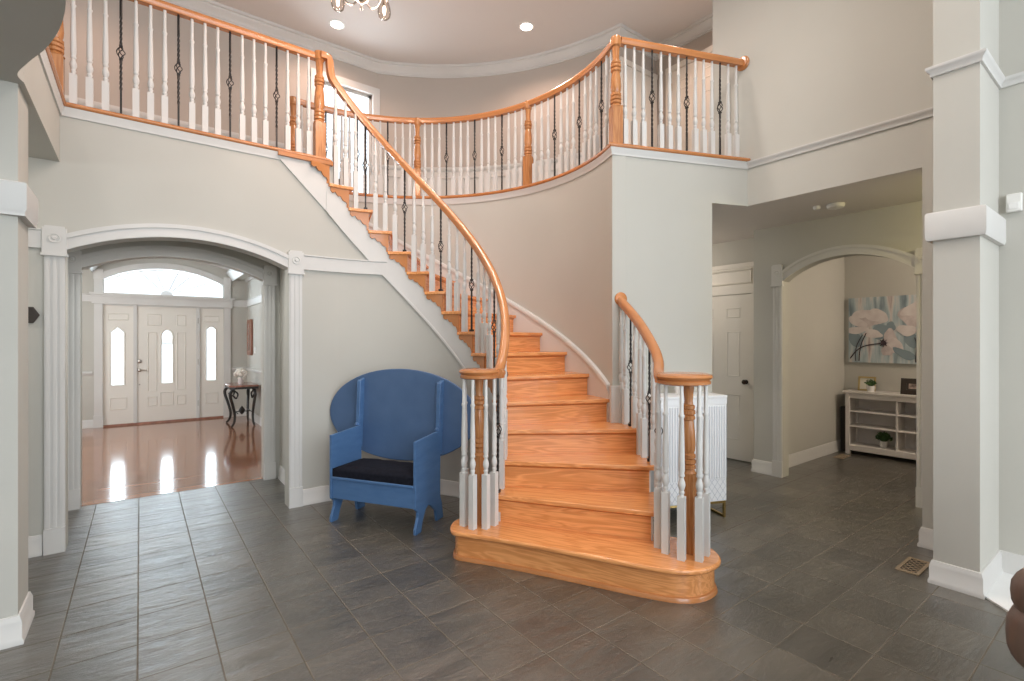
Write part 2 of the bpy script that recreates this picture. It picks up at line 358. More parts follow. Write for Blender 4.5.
# ------------------------------------------------------------------ arches
def arch_pts(w, spring, rise, n=20, off=0):
    R = (w*w/4+rise*rise)/(2*rise); zc = spring+rise-R; a = math.asin(min(1, (w/2)/R)); R2 = R+off
    return [(w/2+R2*math.sin(-a+2*a*i/n), zc+R2*math.cos(-a+2*a*i/n)) for i in range(n+1)]
def arch_trim(name, F, w, spring, rise, cw, blk_w, blk0, blk1, both=False, label=None):
    o = None
    bm = NB()
    for s in (0, 1):
        x0 = -cw if s == 0 else w
        fbox(bm, F, x0, x0+cw, 0, .17, 0, .030)
        fbox(bm, F, x0+.003, x0+cw-.003, .17, blk0, 0, .018)
        for q in (.18, .5, .82):
            xc = x0+cw*q; fbox(bm, F, xc-.009, xc+.009, .17, blk0, .018, .024)
        xm = x0+cw/2
        fbox(bm, F, xm-blk_w/2, xm+blk_w/2, blk0, blk1-.012, 0, .032)
        fbox(bm, F, xm-blk_w/2-.006, xm+blk_w/2+.006, blk0-.008, blk0+.008, 0, .038)
        fbox(bm, F, xm-blk_w/2*.8, xm+blk_w/2*.8, blk1-.012, blk1, 0, .03)
        lathe(bm, [(.034, .032), (.034, .037), (.027, .038), (.024, .034), (.014, .034), (.011, .041), (0, .042)], 16, (xm, (blk0+blk1)/2+.015, 0), F=F)
    inn, out = arch_pts(w, spring, rise, 24), arch_pts(w, spring, rise, 24, cw*.9)
    plate(bm, F, inn+out[::-1], 0, .018)
    o1, o2 = arch_pts(w, spring, rise, 24, cw*.62), out
    plate(bm, F, o1+o2[::-1], .018, .027)
    i2 = arch_pts(w, spring, rise, 24, cw*.16)
    plate(bm, F, inn+i2[::-1], .018, .023)
    return struct(name, bm, 'white', smooth=30)
AX0, AX1 = -.41, 1.02
AW = AX1-AX0
def arched_wall(name, F, a0, a1, w, spring, rise, top, c0, c1):
    bm = NB()
    poly = [(a0, 0), (0, 0)] + arch_pts(w, spring, rise, 24) + [(w, 0), (a1, 0), (a1, top), (a0, top)]
    plate(bm, F, poly, c0, c1)
    return struct(name, bm, 'wall', smooth=0)
FL = frame((AX0, YL, 0), (1, 0), (0, -1))
arched_wall('wall_front', FL, -3+.41, CX-AX0+.0, AW, 2.06, .165, H2, 0, -.14)
arch_trim('trim_1', FL, AW, 2.06, .165, .11, .125, 2.02, 2.215)
# passage between the two arches: jambs, soffit, inner arch
YI = YL+1.07
bm = NB(); box(bm, -.75, -.57, YL+.14, YI, 0, 3.0); box(bm, 1.17, 1.35, YL+.14, YI, 0, 3.0)
struct('wall_passage', bm, 'wall', smooth=0)
bm = NB()
so = arch_pts(AW+.3, 2.245, .17, 24)
plate(bm, frame((AX0-.15, YL+.14, 0), (1, 0), (0, 1)), so+[(AW+.3, 3.0), (0, 3.0)], 0, YI-YL-.14); struct('ceiling_passage', bm, 'wall', smooth=0)
FI = frame((AX0, YI, 0), (1, 0), (0, -1))
arched_wall('wall_foyer_front', FI, -1.9, 2.35, AW, 2.06, .165, 3.0, 0, -.12)
arch_trim('trim_2', FI, AW, 2.06, .165, .11, .125, 2.02, 2.215)
bm = NB()
for x0, x1 in ((-.57, -.57), (1.17, 1.17)):
    if x0 < 0: mould(bm, [(x0, YI-.03), (x0, YL+.14)][::-1], BASE)
    else: mould(bm, [(x0, YL+.14), (x0, YI-.03)][::-1], BASE)
struct('baseboard_passage', bm, 'white')

# ------------------------------------------------------------------ foyer
FX0, FX1, FY = -2.2, 1.64, 10.66
bm = NB()
FD = frame((0, FY, 0), (1, 0), (0, -1))
DX0, DX1 = -.50, 1.25
tr = [(DX0+(DX1-DX0)*0+p[0], p[1]) for p in arch_pts(DX1-DX0, 2.46, .24, 20)]
plate(bm, FD, [(FX0, 0), (DX0, 0), (DX0, 2.46)] + tr[1:-1] + [(DX1, 2.46), (DX1, 0), (FX1+.2, 0), (FX1+.2, 3.3), (FX0, 3.3)], 0, -.15)
struct('wall_foyer_back', bm, 'wall', smooth=0)
bm = NB(); box(bm, FX1, FX1+.2, YI+.12, FY, 0, 3.3); struct('wall_foyer_right', bm, 'wall', smooth=0)
bm = NB(); box(bm, FX0-.15, FX0, YI+.12, FY, 0, 3.3); struct('wall_foyer_left', bm, 'wall', smooth=0)
bm = NB()   # shallow barrel vault between two side soffits
vw = 2.05; va = [(p[0]-.645, p[1]) for p in arch_pts(vw, 2.72, .20, 18)]
plate(bm, frame((0, YI+.12, 0), (1, 0), (0, 1)), [(FX0, 2.72)]+va+[(FX1+.2, 2.72), (FX1+.2, 3.3), (FX0, 3.3)], 0, FY-YI-.12)
struct('ceiling_foyer', bm, 'ceil', smooth=30)
bm = NB()
C2 = [(0, 0), (.02, 0), (.035, .03), (.09, .10), (.12, .13), (.12, .16), (0, .16)]
mould(bm, [(FX1, FY), (FX1, YI+.12)], C2, z=2.56); mould(bm, [(FX0, YI+.12), (FX0, FY)], C2, z=2.56)
mould(bm, [(1.405, FY), (1.405, YI+.2)], C2, z=2.56); mould(bm, [(-.645, YI+.2), (-.645, FY)], C2, z=2.56)
struct('trim_3', bm, 'white')
bm = NB(); box(bm, 1.40, FX1-.001, YI+.13, FY-.001, 2.60, 2.719); box(bm, FX0+.001, -.64, YI+.13, FY-.001, 2.60, 2.719); struct('wall_foyer_soffit', bm, 'wall', smooth=0)
bm = NB()
mould(bm, [(FX1, FY), (FX1, YI+.12)], BASE); mould(bm, [(FX0, YI+.12), (FX0, FY), (DX0-.12, FY)], BASE); mould(bm, [(DX1+.12, FY), (FX1, FY)], BASE)
struct('baseboard_foyer', bm, 'white')
bm = NB()
mould(bm, [(FX0, YI+.12), (FX0, FY), (DX0-.13, FY)], CHAIR, z=.87); mould(bm, [(DX1+.13, FY), (FX1, FY), (FX1, YI+.12)], CHAIR, z=.87)
mould(bm, [(FX0, FY), (DX0-.13, FY)], BELT, z=2.08); mould(bm, [(DX1+.13, FY), (FX1, FY), (FX1, YI+.12)], BELT, z=2.08)
struct('trim_4', bm, 'white')
# front door unit
door = empty('door_1', (0, FY, 0)); tag(door, kind='structure')
FDl = frame((0, 0, 0), (1, 0), (0, -1))
bm = NB()
for x0, x1 in ((DX0-.11, DX0), (DX1, DX1+.11)): fbox(bm, FDl, x0, x1, 0, 2.45, 0, .03); fbox(bm, FDl, x0-.006, x1+.006, 2.45, 2.62, 0, .04); fbox(bm, FDl, x0-.008, x1+.008, 0, .2, 0, .04)
fbox(bm, FDl, DX0-.14, DX1+.14, 2.05, 2.20, .0, .045); fbox(bm, FDl, DX0-.17, DX1+.17, 2.20, 2.235, -.05, .085); fbox(bm, FDl, DX0-.15, DX1+.15, 2.17, 2.20, 0, .06)
fbox(bm, FDl, DX0, DX1, 2.03, 2.24, -.1, 0)
for x in (-.065, .845): fbox(bm, FDl, x-.03, x+.02, 0, 2.05, -.10, .006)
inn = [(DX0+p[0], p[1]) for p in arch_pts(DX1-DX0, 2.46, .24, 20)]; out = [(DX0+p[0], p[1]) for p in arch_pts(DX1-DX0, 2.46, .24, 20, .10)]
plate(bm, FDl, inn+out[::-1], 0, .03)
fbox(bm, FDl, DX0, DX0+.02, 2.24, 2.47, -.1, 0); fbox(bm, FDl, DX1-.02, DX1, 2.24, 2.47, -.1, 0)
fin('door_casing', bm, 'white', door, smooth=30)
bm = NB(); fbox(bm, FDl, DX0, DX1, 0.003, .03, -.12, .03); fin('threshold', bm, 'redwood', door, smooth=0)
def outline(bm, F, loop, w=.014, h=.010, c=0):
    a = offs(loop, 0); b = offs(loop, -w)
    n = len(loop)
    rings = [[F(p[0], p[1], c) for p in a], [F((p[0]+q[0])/2, (p[1]+q[1])/2, c+h) for p, q in zip(a, b)], [F(q[0], q[1], c) for q in b]]
    grid(bm, rings, close_v=True, caps=False)
def arch_loop(x0, x1, z0, z1, rise, pointy=False):
    n = 8; w = x1-x0; top = []
    for i in range(n+1):
        t = i/n; x = x1-w*t
        zz = z1+(rise*math.sin(PI*t) if not pointy else rise*min(1, 1.7*min(t, 1-t)*1.18))
        top.append((x, zz))
    return [(x0, z0), (x1, z0)]+top
def rect(x0, x1, z0, z1): return [(x0, z0), (x1, z0), (x1, z1), (x0, z1)]
def side(x0, x1, lite, mid):
    s = empty('sidelight', parent=door); bm = NB()
    plate_holes(bm, FDl, rect(x0, x1, .03, 2.03), [lite], -.07, -.025)
    outline(bm, FDl, offs(lite, .03), .03, .012, -.025); outline(bm, FDl, rect(x0+.09, x1-.09, .27, .47), .02, .010, -.025)
    outline(bm, FDl, rect(x0+.07, x1-.07, 1.78, 1.90), .02, .008, -.025)
    fin('panel', bm, 'cream', s, smooth=30)
    bm = NB(); plate(bm, FDl, lite, -.055, -.045); fin('pane', bm, 'pane', s, smooth=0)
side(DX0+.0, -.09, arch_loop(-.385, -.225, .69, 1.58, .08, True), 0)
side(.87, DX1, arch_loop(.98, 1.115, .71, 1.64, .05), 0)
slab = empty('door_leaf', parent=door)
bm = NB(); x0, x1 = -.085, .84; xm = (x0+x1)/2
lite = [(xm+.075*math.cos(t), 1.49+.13*math.sin(t)) for t in [PI*i/10 for i in range(11)]]
lite = [(xm-.075, .69), (xm+.075, .69), (xm+.075, 1.36), (xm+.065, 1.40)] + [(xm+.075*math.cos(t), 1.50+.12*math.sin(t)) for t in [PI*i/12 for i in range(13)]] + [(xm-.065, 1.40), (xm-.075, 1.36)]
plate_holes(bm, FDl, rect(x0, x1, .03, 2.035), [lite], -.07, -.02)
outline(bm, FDl, offs(lite, .035), .035, .012, -.02)
for xa, xb in ((x0+.18, xm-.14), (xm+.14, x1-.18)):
    outline(bm, FDl, rect(xa, xb, .56, 1.58), .022, .010, -.02); outline(bm, FDl, rect(xa, xb, .29, .46), .022, .010, -.02); outline(bm, FDl, rect(xa, xb+.06*(1 if xa < xm else 0), 1.70, 1.90), .022, .008, -.02)
outline(bm, FDl, rect(xm-.1, xm+.1, .29, .53), .022, .010, -.02)
fin('panel', bm, 'cream', slab, smooth=30)
bm = NB(); plate(bm, FDl, lite, -.05, -.04); fin('pane', bm, 'pane', slab, smooth=0)
bm = NB(); fbox(bm, FDl, xm-.075, xm+.075, 1.385, 1.40, -.045, -.02)
fin('glazing_bar', bm, 'nickel', slab)
bm = NB()
lathe(bm, [(.03, 0), (.03, .012), (.02, .018), (.012, .02), (.012, .05), (0, .05)], 14, (x0+.075, .93, -.02), F=lambda a, b, c: FDl(a, b, c))
tube(bm, [FDl(x0+.075, .93, .03), FDl(x0+.11, .932, .034), FDl(x0+.18, .925, .03)], .008, 8)
lathe(bm, [(.03, 0), (.03, .014), (.016, .02), (0, .022)], 14, (x0+.075, 1.08, -.02), F=lambda a, b, c: FDl(a, b, c))
lathe(bm, [(.012, 0), (.012, .01), (0, .012)], 10, (x0+.075, .68, -.02), F=lambda a, b, c: FDl(a, b, c))
fin('door_handle', bm, 'nickel', slab)
bm = NB()
for z in (.3, 1.05, 1.8): fbox(bm, FDl, x1-.004, x1+.012, z-.05, z+.05, -.02, .008)
fin('hinge', bm, 'nickel', slab)
ft = empty('fanlight', parent=door)
bm = NB(); gl = [(DX0+.02, 2.24), (DX1-.02, 2.24)] + [(DX0+.02+p[0], p[1]) for p in arch_pts(DX1-DX0-.04, 2.45, .23, 20)][::-1]
plate(bm, FDl, gl, -.06, -.05); fin('pane', bm, 'pane', ft, smooth=0)
bm = NB(); cxm = (DX0+DX1)/2
for a in (22, 45, 68, 90, 112, 135, 158):
    ex, ez = cxm+1.0*math.cos(rad(a)), 2.24+1.0*math.sin(rad(a))
    t = 1.0
    while t > .05 and not (2.24+t*math.sin(rad(a)) < 2.68-.25*((t*math.cos(rad(a)))/.86)**2 and abs(t*math.cos(rad(a))) < .85): t -= .01
    A = Vector(FDl(cxm+.09*math.cos(rad(a)), 2.24+.09*math.sin(rad(a)), -.045)); B_ = Vector(FDl(cxm+t*math.cos(rad(a)), 2.24+t*math.sin(rad(a)), -.045))
    tube(bm, [A, B_], .011, 6)
plate(bm, FDl, [(cxm+.09*math.cos(PI*i/10), 2.235+.09*math.sin(PI*i/10)) for i in range(11)], -.055, -.02)
fin('muntin', bm, 'cabwhite', ft)
rim_i, rim_o = [(DX0+.02+p[0], p[1]) for p in arch_pts(DX1-DX0-.04, 2.45, .23, 20, -.02)], [(DX0+.02+p[0], p[1]) for p in arch_pts(DX1-DX0-.04, 2.45, .23, 20)]
bm = NB(); plate(bm, FDl, rim_i+rim_o[::-1], -.08, 0); fin('sash', bm, 'white', ft)

# ------------------------------------------------------------------ stairwell walls
def helix_wall(bm, r0, r1, a0, a1, zb, zt, n):
    rings = []
    for i in range(n+1):
        a = a0+(a1-a0)*i/n
        q0, q1 = pol(r0, a), pol(r1, a); b, t = zb(a), zt(a)
        rings.append([(*q0, b), (*q1, b), (*q1, t), (*q0, t)])
    grid(bm, rings, close_v=True)
sbot = lambda a: max(.0, pitch(a)-.465)
bm = NB(); helix_wall(bm, RI, RI+.09, -58, 90, lambda a: 0, lambda a: min(sbot(a)+.03, H2-.02), 60)
struct('wall_under_stair', bm, 'wall', smooth=60)
bm = NB(); helix_wall(bm, RO, RO+.12, -26, PTOP+.2, lambda a: 0, lambda a: H2-.001, 60); struct('wall_stair_curved', bm, 'wall', smooth=60)
# blue-lit end wall beside the stair, with the opening to the hall cut out of it
FW = frame((*P1, 0), WDIR, (WDIR.y, -WDIR.x)); WL = (Vector(P2)-Vector(P1)).length
bm = NB(); jw = .965
plate(bm, FW, [(0.01, 0), (jw, 0), (jw, HH), (WL, HH), (WL, H2-.001), (.01, H2-.001)], 0, -.12); struct('wall_end', bm, 'wall', smooth=0)
# right wall: beam over the opening, jamb strip, upper wall
FR = frame((XR, 0, 0), (0, 1), (-1, 0))
bm = NB(); plate(bm, FR, [(.848, 0), (1.045, 0), (1.045, HH), (P2[1], HH), (P2[1], H2), (2.63, H2), (2.63, HC), (.848, HC)], 0, -.14); struct('wall_right', bm, 'wall', smooth=0)
bm = NB(); box(bm, 3.77, 4.40, .645, .85, 0, HC); struct('wall_pier_right', bm, 'wall', smooth=0)
FGR = frame((4.28, -5, 0), (0, 1), (-1, 0))
bm = NB(); plate_holes(bm, FGR, rect(0, 5.645, 0, HC), [rect(1.0, 3.8, .4, 4.7)], 0, -.15); struct('wall_great_room_right', bm, 'wall', smooth=0)
w5 = empty('window_5', (4.28, -5, 0)); tag(w5, kind='structure'); FG0 = frame((0, 0, 0), (0, 1), (-1, 0))
bm = NB()
for a0, a1, b0, b1 in ((.9, 1.0, .3, 4.8), (3.8, 3.9, .3, 4.8), (1.0, 3.8, 4.7, 4.8), (1.0, 3.8, .3, .4)): fbox(bm, FG0, a0, a1, b0, b1, 0, .03)
for a0, a1, b0, b1 in ((2.37, 2.43, .4, 4.7), (1.0, 3.8, 1.85, 1.9), (1.0, 3.8, 3.3, 3.35)): fbox(bm, FG0, a0, a1, b0, b1, -.1, -.05)
fin('window_frame', bm, 'white', w5, smooth=0)
bm = NB(); fbox(bm, FG0, 1.0, 3.8, .4, 4.7, -.08, -.07); fin('pane', bm, 'pane', w5, smooth=0)
# pier at the left
bm = NB(); box(bm, -1.15, -.465, 3.29, 3.56, 0, HH+.01); struct('wall_pier_left', bm, 'wall', smooth=0)
# great room behind the camera
bm = NB(); FB = frame((-3, -5, 0), (1, 0), (0, 1))
ops = [rect(.5+2.15*i, 2.3+2.15*i, .5, 4.7) for i in range(3)]
plate_holes(bm, FB, rect(-.15, 7.5, 0, HC), ops, 0, -.15); struct('wall_great_room_back', bm, 'wall', smooth=0)
for i in range(3):
    x0 = .5+2.15*i; w = empty('window_%d' % (i+1), (-3, -5, 0)); tag(w, kind='structure'); FBl = frame((0, 0, 0), (1, 0), (0, 1))
    bm = NB()
    fbox(bm, FBl, x0-.1, x0, .4, 4.8, 0, .03); fbox(bm, FBl, x0+1.8, x0+1.9, .4, 4.8, 0, .03); fbox(bm, FBl, x0, x0+1.8, 4.7, 4.8, 0, .03); fbox(bm, FBl, x0, x0+1.8, .4, .5, 0, .05)
    for z in (1.9, 3.3): fbox(bm, FBl, x0, x0+1.8, z-.025, z+.025, -.1, -.05)
    fbox(bm, FBl, x0+.875, x0+.925, .5, 4.7, -.1, -.05)
    fin('window_frame', bm, 'white', w, smooth=0)
    bm = NB(); fbox(bm, FBl, x0, x0+1.8, .5, 4.7, -.08, -.07); fin('pane', bm, 'pane', w, smooth=0)
bm = NB(); box(bm, -3.15, -3, -5, 6.95, 0, HC); struct('wall_great_room_left', bm, 'wall', smooth=0)
# gallery walls upstairs
WX0, WX1, WZ0, WZ1 = 1.93, 2.69, 3.46, 5.0
bm = NB()
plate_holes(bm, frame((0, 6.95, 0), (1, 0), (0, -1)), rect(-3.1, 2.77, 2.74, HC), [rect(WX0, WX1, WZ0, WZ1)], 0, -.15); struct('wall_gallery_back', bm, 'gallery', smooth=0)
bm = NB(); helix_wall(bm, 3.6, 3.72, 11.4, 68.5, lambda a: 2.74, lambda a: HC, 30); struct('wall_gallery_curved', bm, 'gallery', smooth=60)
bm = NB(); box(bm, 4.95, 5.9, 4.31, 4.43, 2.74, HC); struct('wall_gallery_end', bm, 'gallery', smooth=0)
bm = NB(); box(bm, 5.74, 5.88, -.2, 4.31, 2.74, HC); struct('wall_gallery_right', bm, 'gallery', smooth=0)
gpath = [(-3, 6.95), (2.77, 6.95)] + arc(3.6, 68.5, 11.4, 30)[1:]
bm = NB(); mould(bm, gpath + [(5.74, 4.31), (5.74, -.2)], CROWN, z=HC-.148); struct('trim_5', bm, 'white')
# wainscot on the gallery wall: white board, chair rail, baseboard
bm = NB()
WAIN = [(0, 0), (.010, 0), (.010, .9), (.024, .91), (.034, .935), (.034, .96), (0, .965)]
mould(bm, [(-3, 6.95), (WX0-.1, 6.95)], WAIN, z=H2); mould(bm, [(WX1+.1, 6.95), (2.77, 6.95)] + arc(3.6, 68.5, 11.4, 30)[1:], WAIN, z=H2)
mould(bm, [(-3, 6.95), (2.77, 6.95)], BASE, z=H2)
for a in range(14, 68, 6):
    for q in (a, ):
        pts = [(*pol(3.586, q), H2+.22), (*pol(3.586, q+4.6), H2+.22), (*pol(3.586, q+4.6), H2+.80), (*pol(3.586, q), H2+.80)]
        pts2 = pts+[pts[0]]
        tube(bm, pts2, .012, 6)
struct('trim_6', bm, 'white')
w4 = empty('window_4', (0, 6.95, 0)); tag(w4, kind='structure')
bm = NB(); Fw = frame((0, 0, 0), (1, 0), (0, -1))
fbox(bm, Fw, WX0-.1, WX0, WZ0-.1, WZ1+.1, 0, .03); fbox(bm, Fw, WX1, WX1+.1, WZ0-.1, WZ1+.1, 0, .03); fbox(bm, Fw, WX0, WX1, WZ1, WZ1+.1, 0, .03)
fin('window_frame', bm, 'white', w4, smooth=0)
bm = NB(); fbox(bm, Fw, WX0-.12, WX1+.12, WZ0-.04, WZ0, -.1, .07); fbox(bm, Fw, WX0-.1, WX1+.1, WZ0-.13, WZ0-.04, 0, .025); fin('window_sill', bm, 'white', w4, smooth=0)
bm = NB()
for a0, a1, b0, b1 in ((WX0, WX0+.04, WZ0, WZ1), (WX1-.04, WX1, WZ0, WZ1), (WX0, WX1, WZ1-.04, WZ1), (WX0, WX1, WZ0, WZ0+.05)): fbox(bm, Fw, a0, a1, b0, b1, -.09, -.05)
fin('sash', bm, 'white', w4, smooth=0)
bm = NB(); fbox(bm, Fw, WX0, WX1, WZ0, WZ1, -.075, -.065); fin('pane', bm, 'pane', w4, smooth=0)
# doors upstairs and in the hall
def panel_door(name, F, origin, w, h, knob_left=True, casing=.09, knob='iron_bronze', transom=None):
    d = empty(name, origin); tag(d, kind='structure')
    bm = NB()
    fbox(bm, F, 0, w, .01, h, 0, .03)
    cw = w/2
    for xa, xb in ((.11, cw-.05), (cw+.05, w-.11)):
        for za, zb in ((.22, .82), (.98, 1.58), (1.68, h-.12)):
            outline(bm, F, rect(xa, xb, za, zb), .02, -.008, .03); outline(bm, F, rect(xa+.03, xb-.03, za+.03, zb-.03), .03, .006, .03)
    fin('door_leaf', bm, 'cream', d, smooth=30)
    bm = NB(); H = h if not transom else h
    fbox(bm, F, -casing, 0, 0, H+.005, 0, .04); fbox(bm, F, w, w+casing, 0, H+.005, 0, .04); fbox(bm, F, -casing, w+casing, H+.005, H+casing, 0, .045)
    if transom:
        fbox(bm, F, -casing, w+casing, H+casing, H+transom, 0, .03); outline(bm, F, rect(.0, w, H+casing+.03, H+transom-.07), .025, .014, .03)
        fbox(bm, F, -casing-.02, w+casing+.02, H+transom-.05, H+transom, 0, .05)
    fin('door_casing', bm, 'cream', d, smooth=30)
    bm = NB(); xk = .07 if knob_left else w-.07
    lathe(bm, [(.027, .03), (.027, .036), (.012, .04), (.012, .06), (.026, .068), (.029, .08), (.022, .092), (0, .095)], 14, (xk, .95, 0), F=F)
    fin('door_knob', bm, knob, d)
    bm = NB(); xh = w-.002 if knob_left else .002
    for z in (.25, 1.0, 1.8): fbox(bm, F, xh-.01, xh+.01, z-.05, z+.05, .03, .046)
    fin('hinge', bm, 'brass', d)
    return d
panel_door('door_2', frame((0, 0, 0), (0, 1), (-1, 0)), (5.76, 2.95, 0), .80, 1.99, True, transom=.37)
panel_door('door_3', frame((0, 0, 0), (1, 0), (0, -1)), (5.03, 4.31, H2), .62, 2.0, False, casing=.07)
panel_door('door_4', frame((0, 0, 0), (0, 1), (-1, 0)), (5.74, 3.28, H2), .76, 2.0, True, casing=.08)
bm = NB(); box(bm, 5.76, 5.9, 2.75, 5, 0, HH); struct('wall_hall_back', bm, 'wall', smooth=0)
bm = NB(); box(bm, 4.0, 5.9, 5.0, 5.12, 0, HH); box(bm, 4.37, 7.7, -.72, -.6, 0, HH); struct('wall_hall_end', bm, 'wall', smooth=0)
FH = frame((5.4, 1.33, 0), (0, 1), (-1, 0))
HW = 1.12
arched_wall('wall_hall', FH, -1.93, 1.43, HW, 2.06, .20, HH, 0, -.13)
arch_trim('trim_7', FH, HW, 2.06, .20, .10, .11, 2.02, 2.24)
bm = NB(); box(bm, 5.525, 7.52, 2.62, 2.755, 0, HH); struct('wall_alcove_left', bm, 'wall', smooth=0)
bm = NB(); box(bm, 7.52, 7.66, -.6, 2.74, 0, HH); struct('wall_alcove_back', bm, 'wall', smooth=0)
bm = NB()
mould(bm, [(5.53, 2.46), (5.53, 2.62), (7.52, 2.62), (7.52, -.6)], BASE)
mould(bm, [(5.76, 2.80), (5.74, 2.76), (5.4, 2.76), (5.4, 2.555)], BASE)
struct('baseboard_hall', bm, 'white')

# ------------------------------------------------------------------ trims along the walls
bm = NB()
aw_arc = [pol(RI, a) for a in range(88, -51, -4)]
mould(bm, [(1.13, YL), (CX-.1, YL)] + aw_arc, BASE); mould(bm, [(-3, YL), (-.525, YL)], BASE)
struct('baseboard_front', bm, 'white')
bm = NB(); mould(bm, [(-1.15, 3.29), (-.465, 3.29), (-.465, 3.56), (-1.15, 3.56)], BASE); struct('baseboard_pier_left', bm, 'white')
bm = NB(); mould(bm, [(-1.15, 3.29), (-.465, 3.29), (-.465, 3.56), (-1.15, 3.56)], [(0, 0), (.028, 0), (.028, .02), (.034, .03), (.034, .155), (.028, .16), (0, .16)], z=2.03); struct('trim_8', bm, 'white')
bm = NB(); mould(bm, [(-3, YL), (-.53, YL)], BELT, z=2.06)
mould(bm, [(1.14, YL), (CX-.1, YL)] + [pol(RI, a) for a in range(88, 63, -4)], BELT, z=2.06); struct('trim_9', bm, 'white')
bm = NB(); mould(bm, [(XR+.14, 1.045), (XR, 1.045), (XR, .85), (3.77, .85), (3.77, .645), (4.28, .645), (4.28, -5)], BASE); struct('baseboard_right', bm, 'white')
bm = NB(); mould(bm, [(4.36, .85), (3.77, .85), (3.77, .645), (4.28, .645)], [(0, 0), (.026, 0), (.032, .02), (.032, .155), (.026, .165), (0, .165)], z=2.03); struct('trim_10', bm, 'white')
bm = NB(); mould(bm, [P2, (XR, .862)], SMALL, z=H2-.055); mould(bm, [(XR, .85), (3.77, .85), (3.77, .645), (4.28, .645), (4.28, -5)], SMALL, z=H2-.035); struct('trim_11', bm, 'white')
# edge of the gallery floor: white moulding with an oak nosing over it
EDGE = [(0, 0), (.010, 0), (.012, .025), (.022, .045), (.022, .062), (0, .062)]
NOSE = [(-.12, 0), (.028, 0), (.036, .008), (.038, .016), (.034, .026), (.026, .032), (-.12, .032)]
pl = [(-.44, 3.3), (-.44, YL), (NB0[0]-.1, YL)]
pr = arc(RO, PTOP, -26, 40) + [P2]
bm = NB(); mould(bm, [(-.44, 3.57), (-.44, YL), (.95, YL)], EDGE, z=H2-.062); mould(bm, pr, EDGE, z=H2-.062); struct('trim_12', bm, 'white')
bm = NB(); mould(bm, [(-.44, 3.3), (-.44, YL), (NB0[0]+.012, YL)], NOSE, z=H2); mould(bm, pr, NOSE, z=H2)
mould(bm, [NB0, NB1], NOSE, z=H2)
box(bm, .93, NB0[0]+.03, YL-.045, YL-.0, H2-.03, H2+.001)
struct('trim_13', bm, 'oak')

# ------------------------------------------------------------------ staircase
stair = empty('staircase', (CX, CY, 0)); tag(stair, 'curved oak staircase with white stringers rising to the gallery', 'staircase')
Z0 = Vector((CX, CY, 0))
def lpol(r, a): return (r*math.cos(rad(a)), r*math.sin(rad(a)))
ROPEN = 2.03
# first step: a long curtail step
step_cam = [(-.416, 3.336), (-.385, 3.245), (-.28, 3.195), (-.065, 3.117), (.4, 2.909), (.722, 2.757), (.927, 2.69), (1.08, 2.72), (1.195, 2.83), (1.205, 2.98), (1.12, 3.10), (.98, 3.18), (.5, 3.36), (-.05, 3.56), (-.27, 3.56), (-.39, 3.46)]
fstep = [(p.x-CX, p.y-CY) for p in spl([(*c2w(*q), 0) for q in step_cam], 6, True)]
FA = rad(-59.8)
def rot2(poly, a): return [(x*math.cos(a)-y*math.sin(a), x*math.sin(a)+y*math.cos(a)) for x, y in poly]
fstep = rot2(fstep, -FA)
bm = NB(); prism(bm, fstep, RISE-.032, RISE); fin('tread', bm, 'oak_x', stair, bevel=.011, seg=3, rz=FA)
bm = NB(); prism(bm, offs(fstep, -.034), 0, RISE-.032); fin('riser', bm, 'oak_x', stair, rz=FA)
bm = NB(); ri = offs(fstep, -.034)
mould(bm, ri if sum(ri[i][0]*ri[(i+1) % len(ri)][1]-ri[(i+1) % len(ri)][0]*ri[i][1] for i in range(len(ri))) > 0 else ri[::-1], [(0, 0), (.017, 0), (.016, .012), (.010, .024), (0, .028)], closed=True); fin('base_shoe', bm, 'oak', stair, rz=FA)
def local_step(name, poly, z0, z1, rot, bev, m_='oak_x'):
    c, s = math.cos(-rad(rot)), math.sin(-rad(rot)); bm = NB()
    prism(bm, [(x*c-y*s, x*s+y*c) for x, y in poly], z0, z1)
    return fin(name, bm, m_, stair, bevel=bev, rz=rad(rot), seg=3)
def shift(r, a, t):   # polar point moved t metres along the (counter-clockwise) tangent
    x, y = lpol(r, a); return (x-t*math.sin(rad(a)), y+t*math.cos(rad(a)))
for k in range(2, 16):
    a0, a1 = psi(k), psi(k+1); zt = k*RISE
    ri_ = .918
    inner = [shift(ri_, a0, -.034)] + [lpol(ri_, a0+(a1-a0)*i/6) for i in range(0, 7)] + [shift(ri_, a1, .006)]
    ro = RO-.002
    if k <= 3: outer = [shift(ROPEN, a1, .02)] + [lpol(ROPEN, a1-(a1-a0)*i/6) for i in range(0, 7)] + [shift(ROPEN, a0, -.034)]
    elif k == 4: outer = [shift(ro, a1, .02), lpol(ro, a1), lpol(ro, -25.0), lpol(ROPEN, -25.3), lpol(ROPEN, -30), lpol(ROPEN, a0), shift(ROPEN, a0, -.034)]
    else: outer = [shift(ro, a1, .02)] + [lpol(ro, a1-(a1-a0)*i/6) for i in range(0, 7)] + [shift(ro, a0, -.034)]
    local_step('tread', inner+outer, zt-.030, zt, (a0+a1)/2, .011)
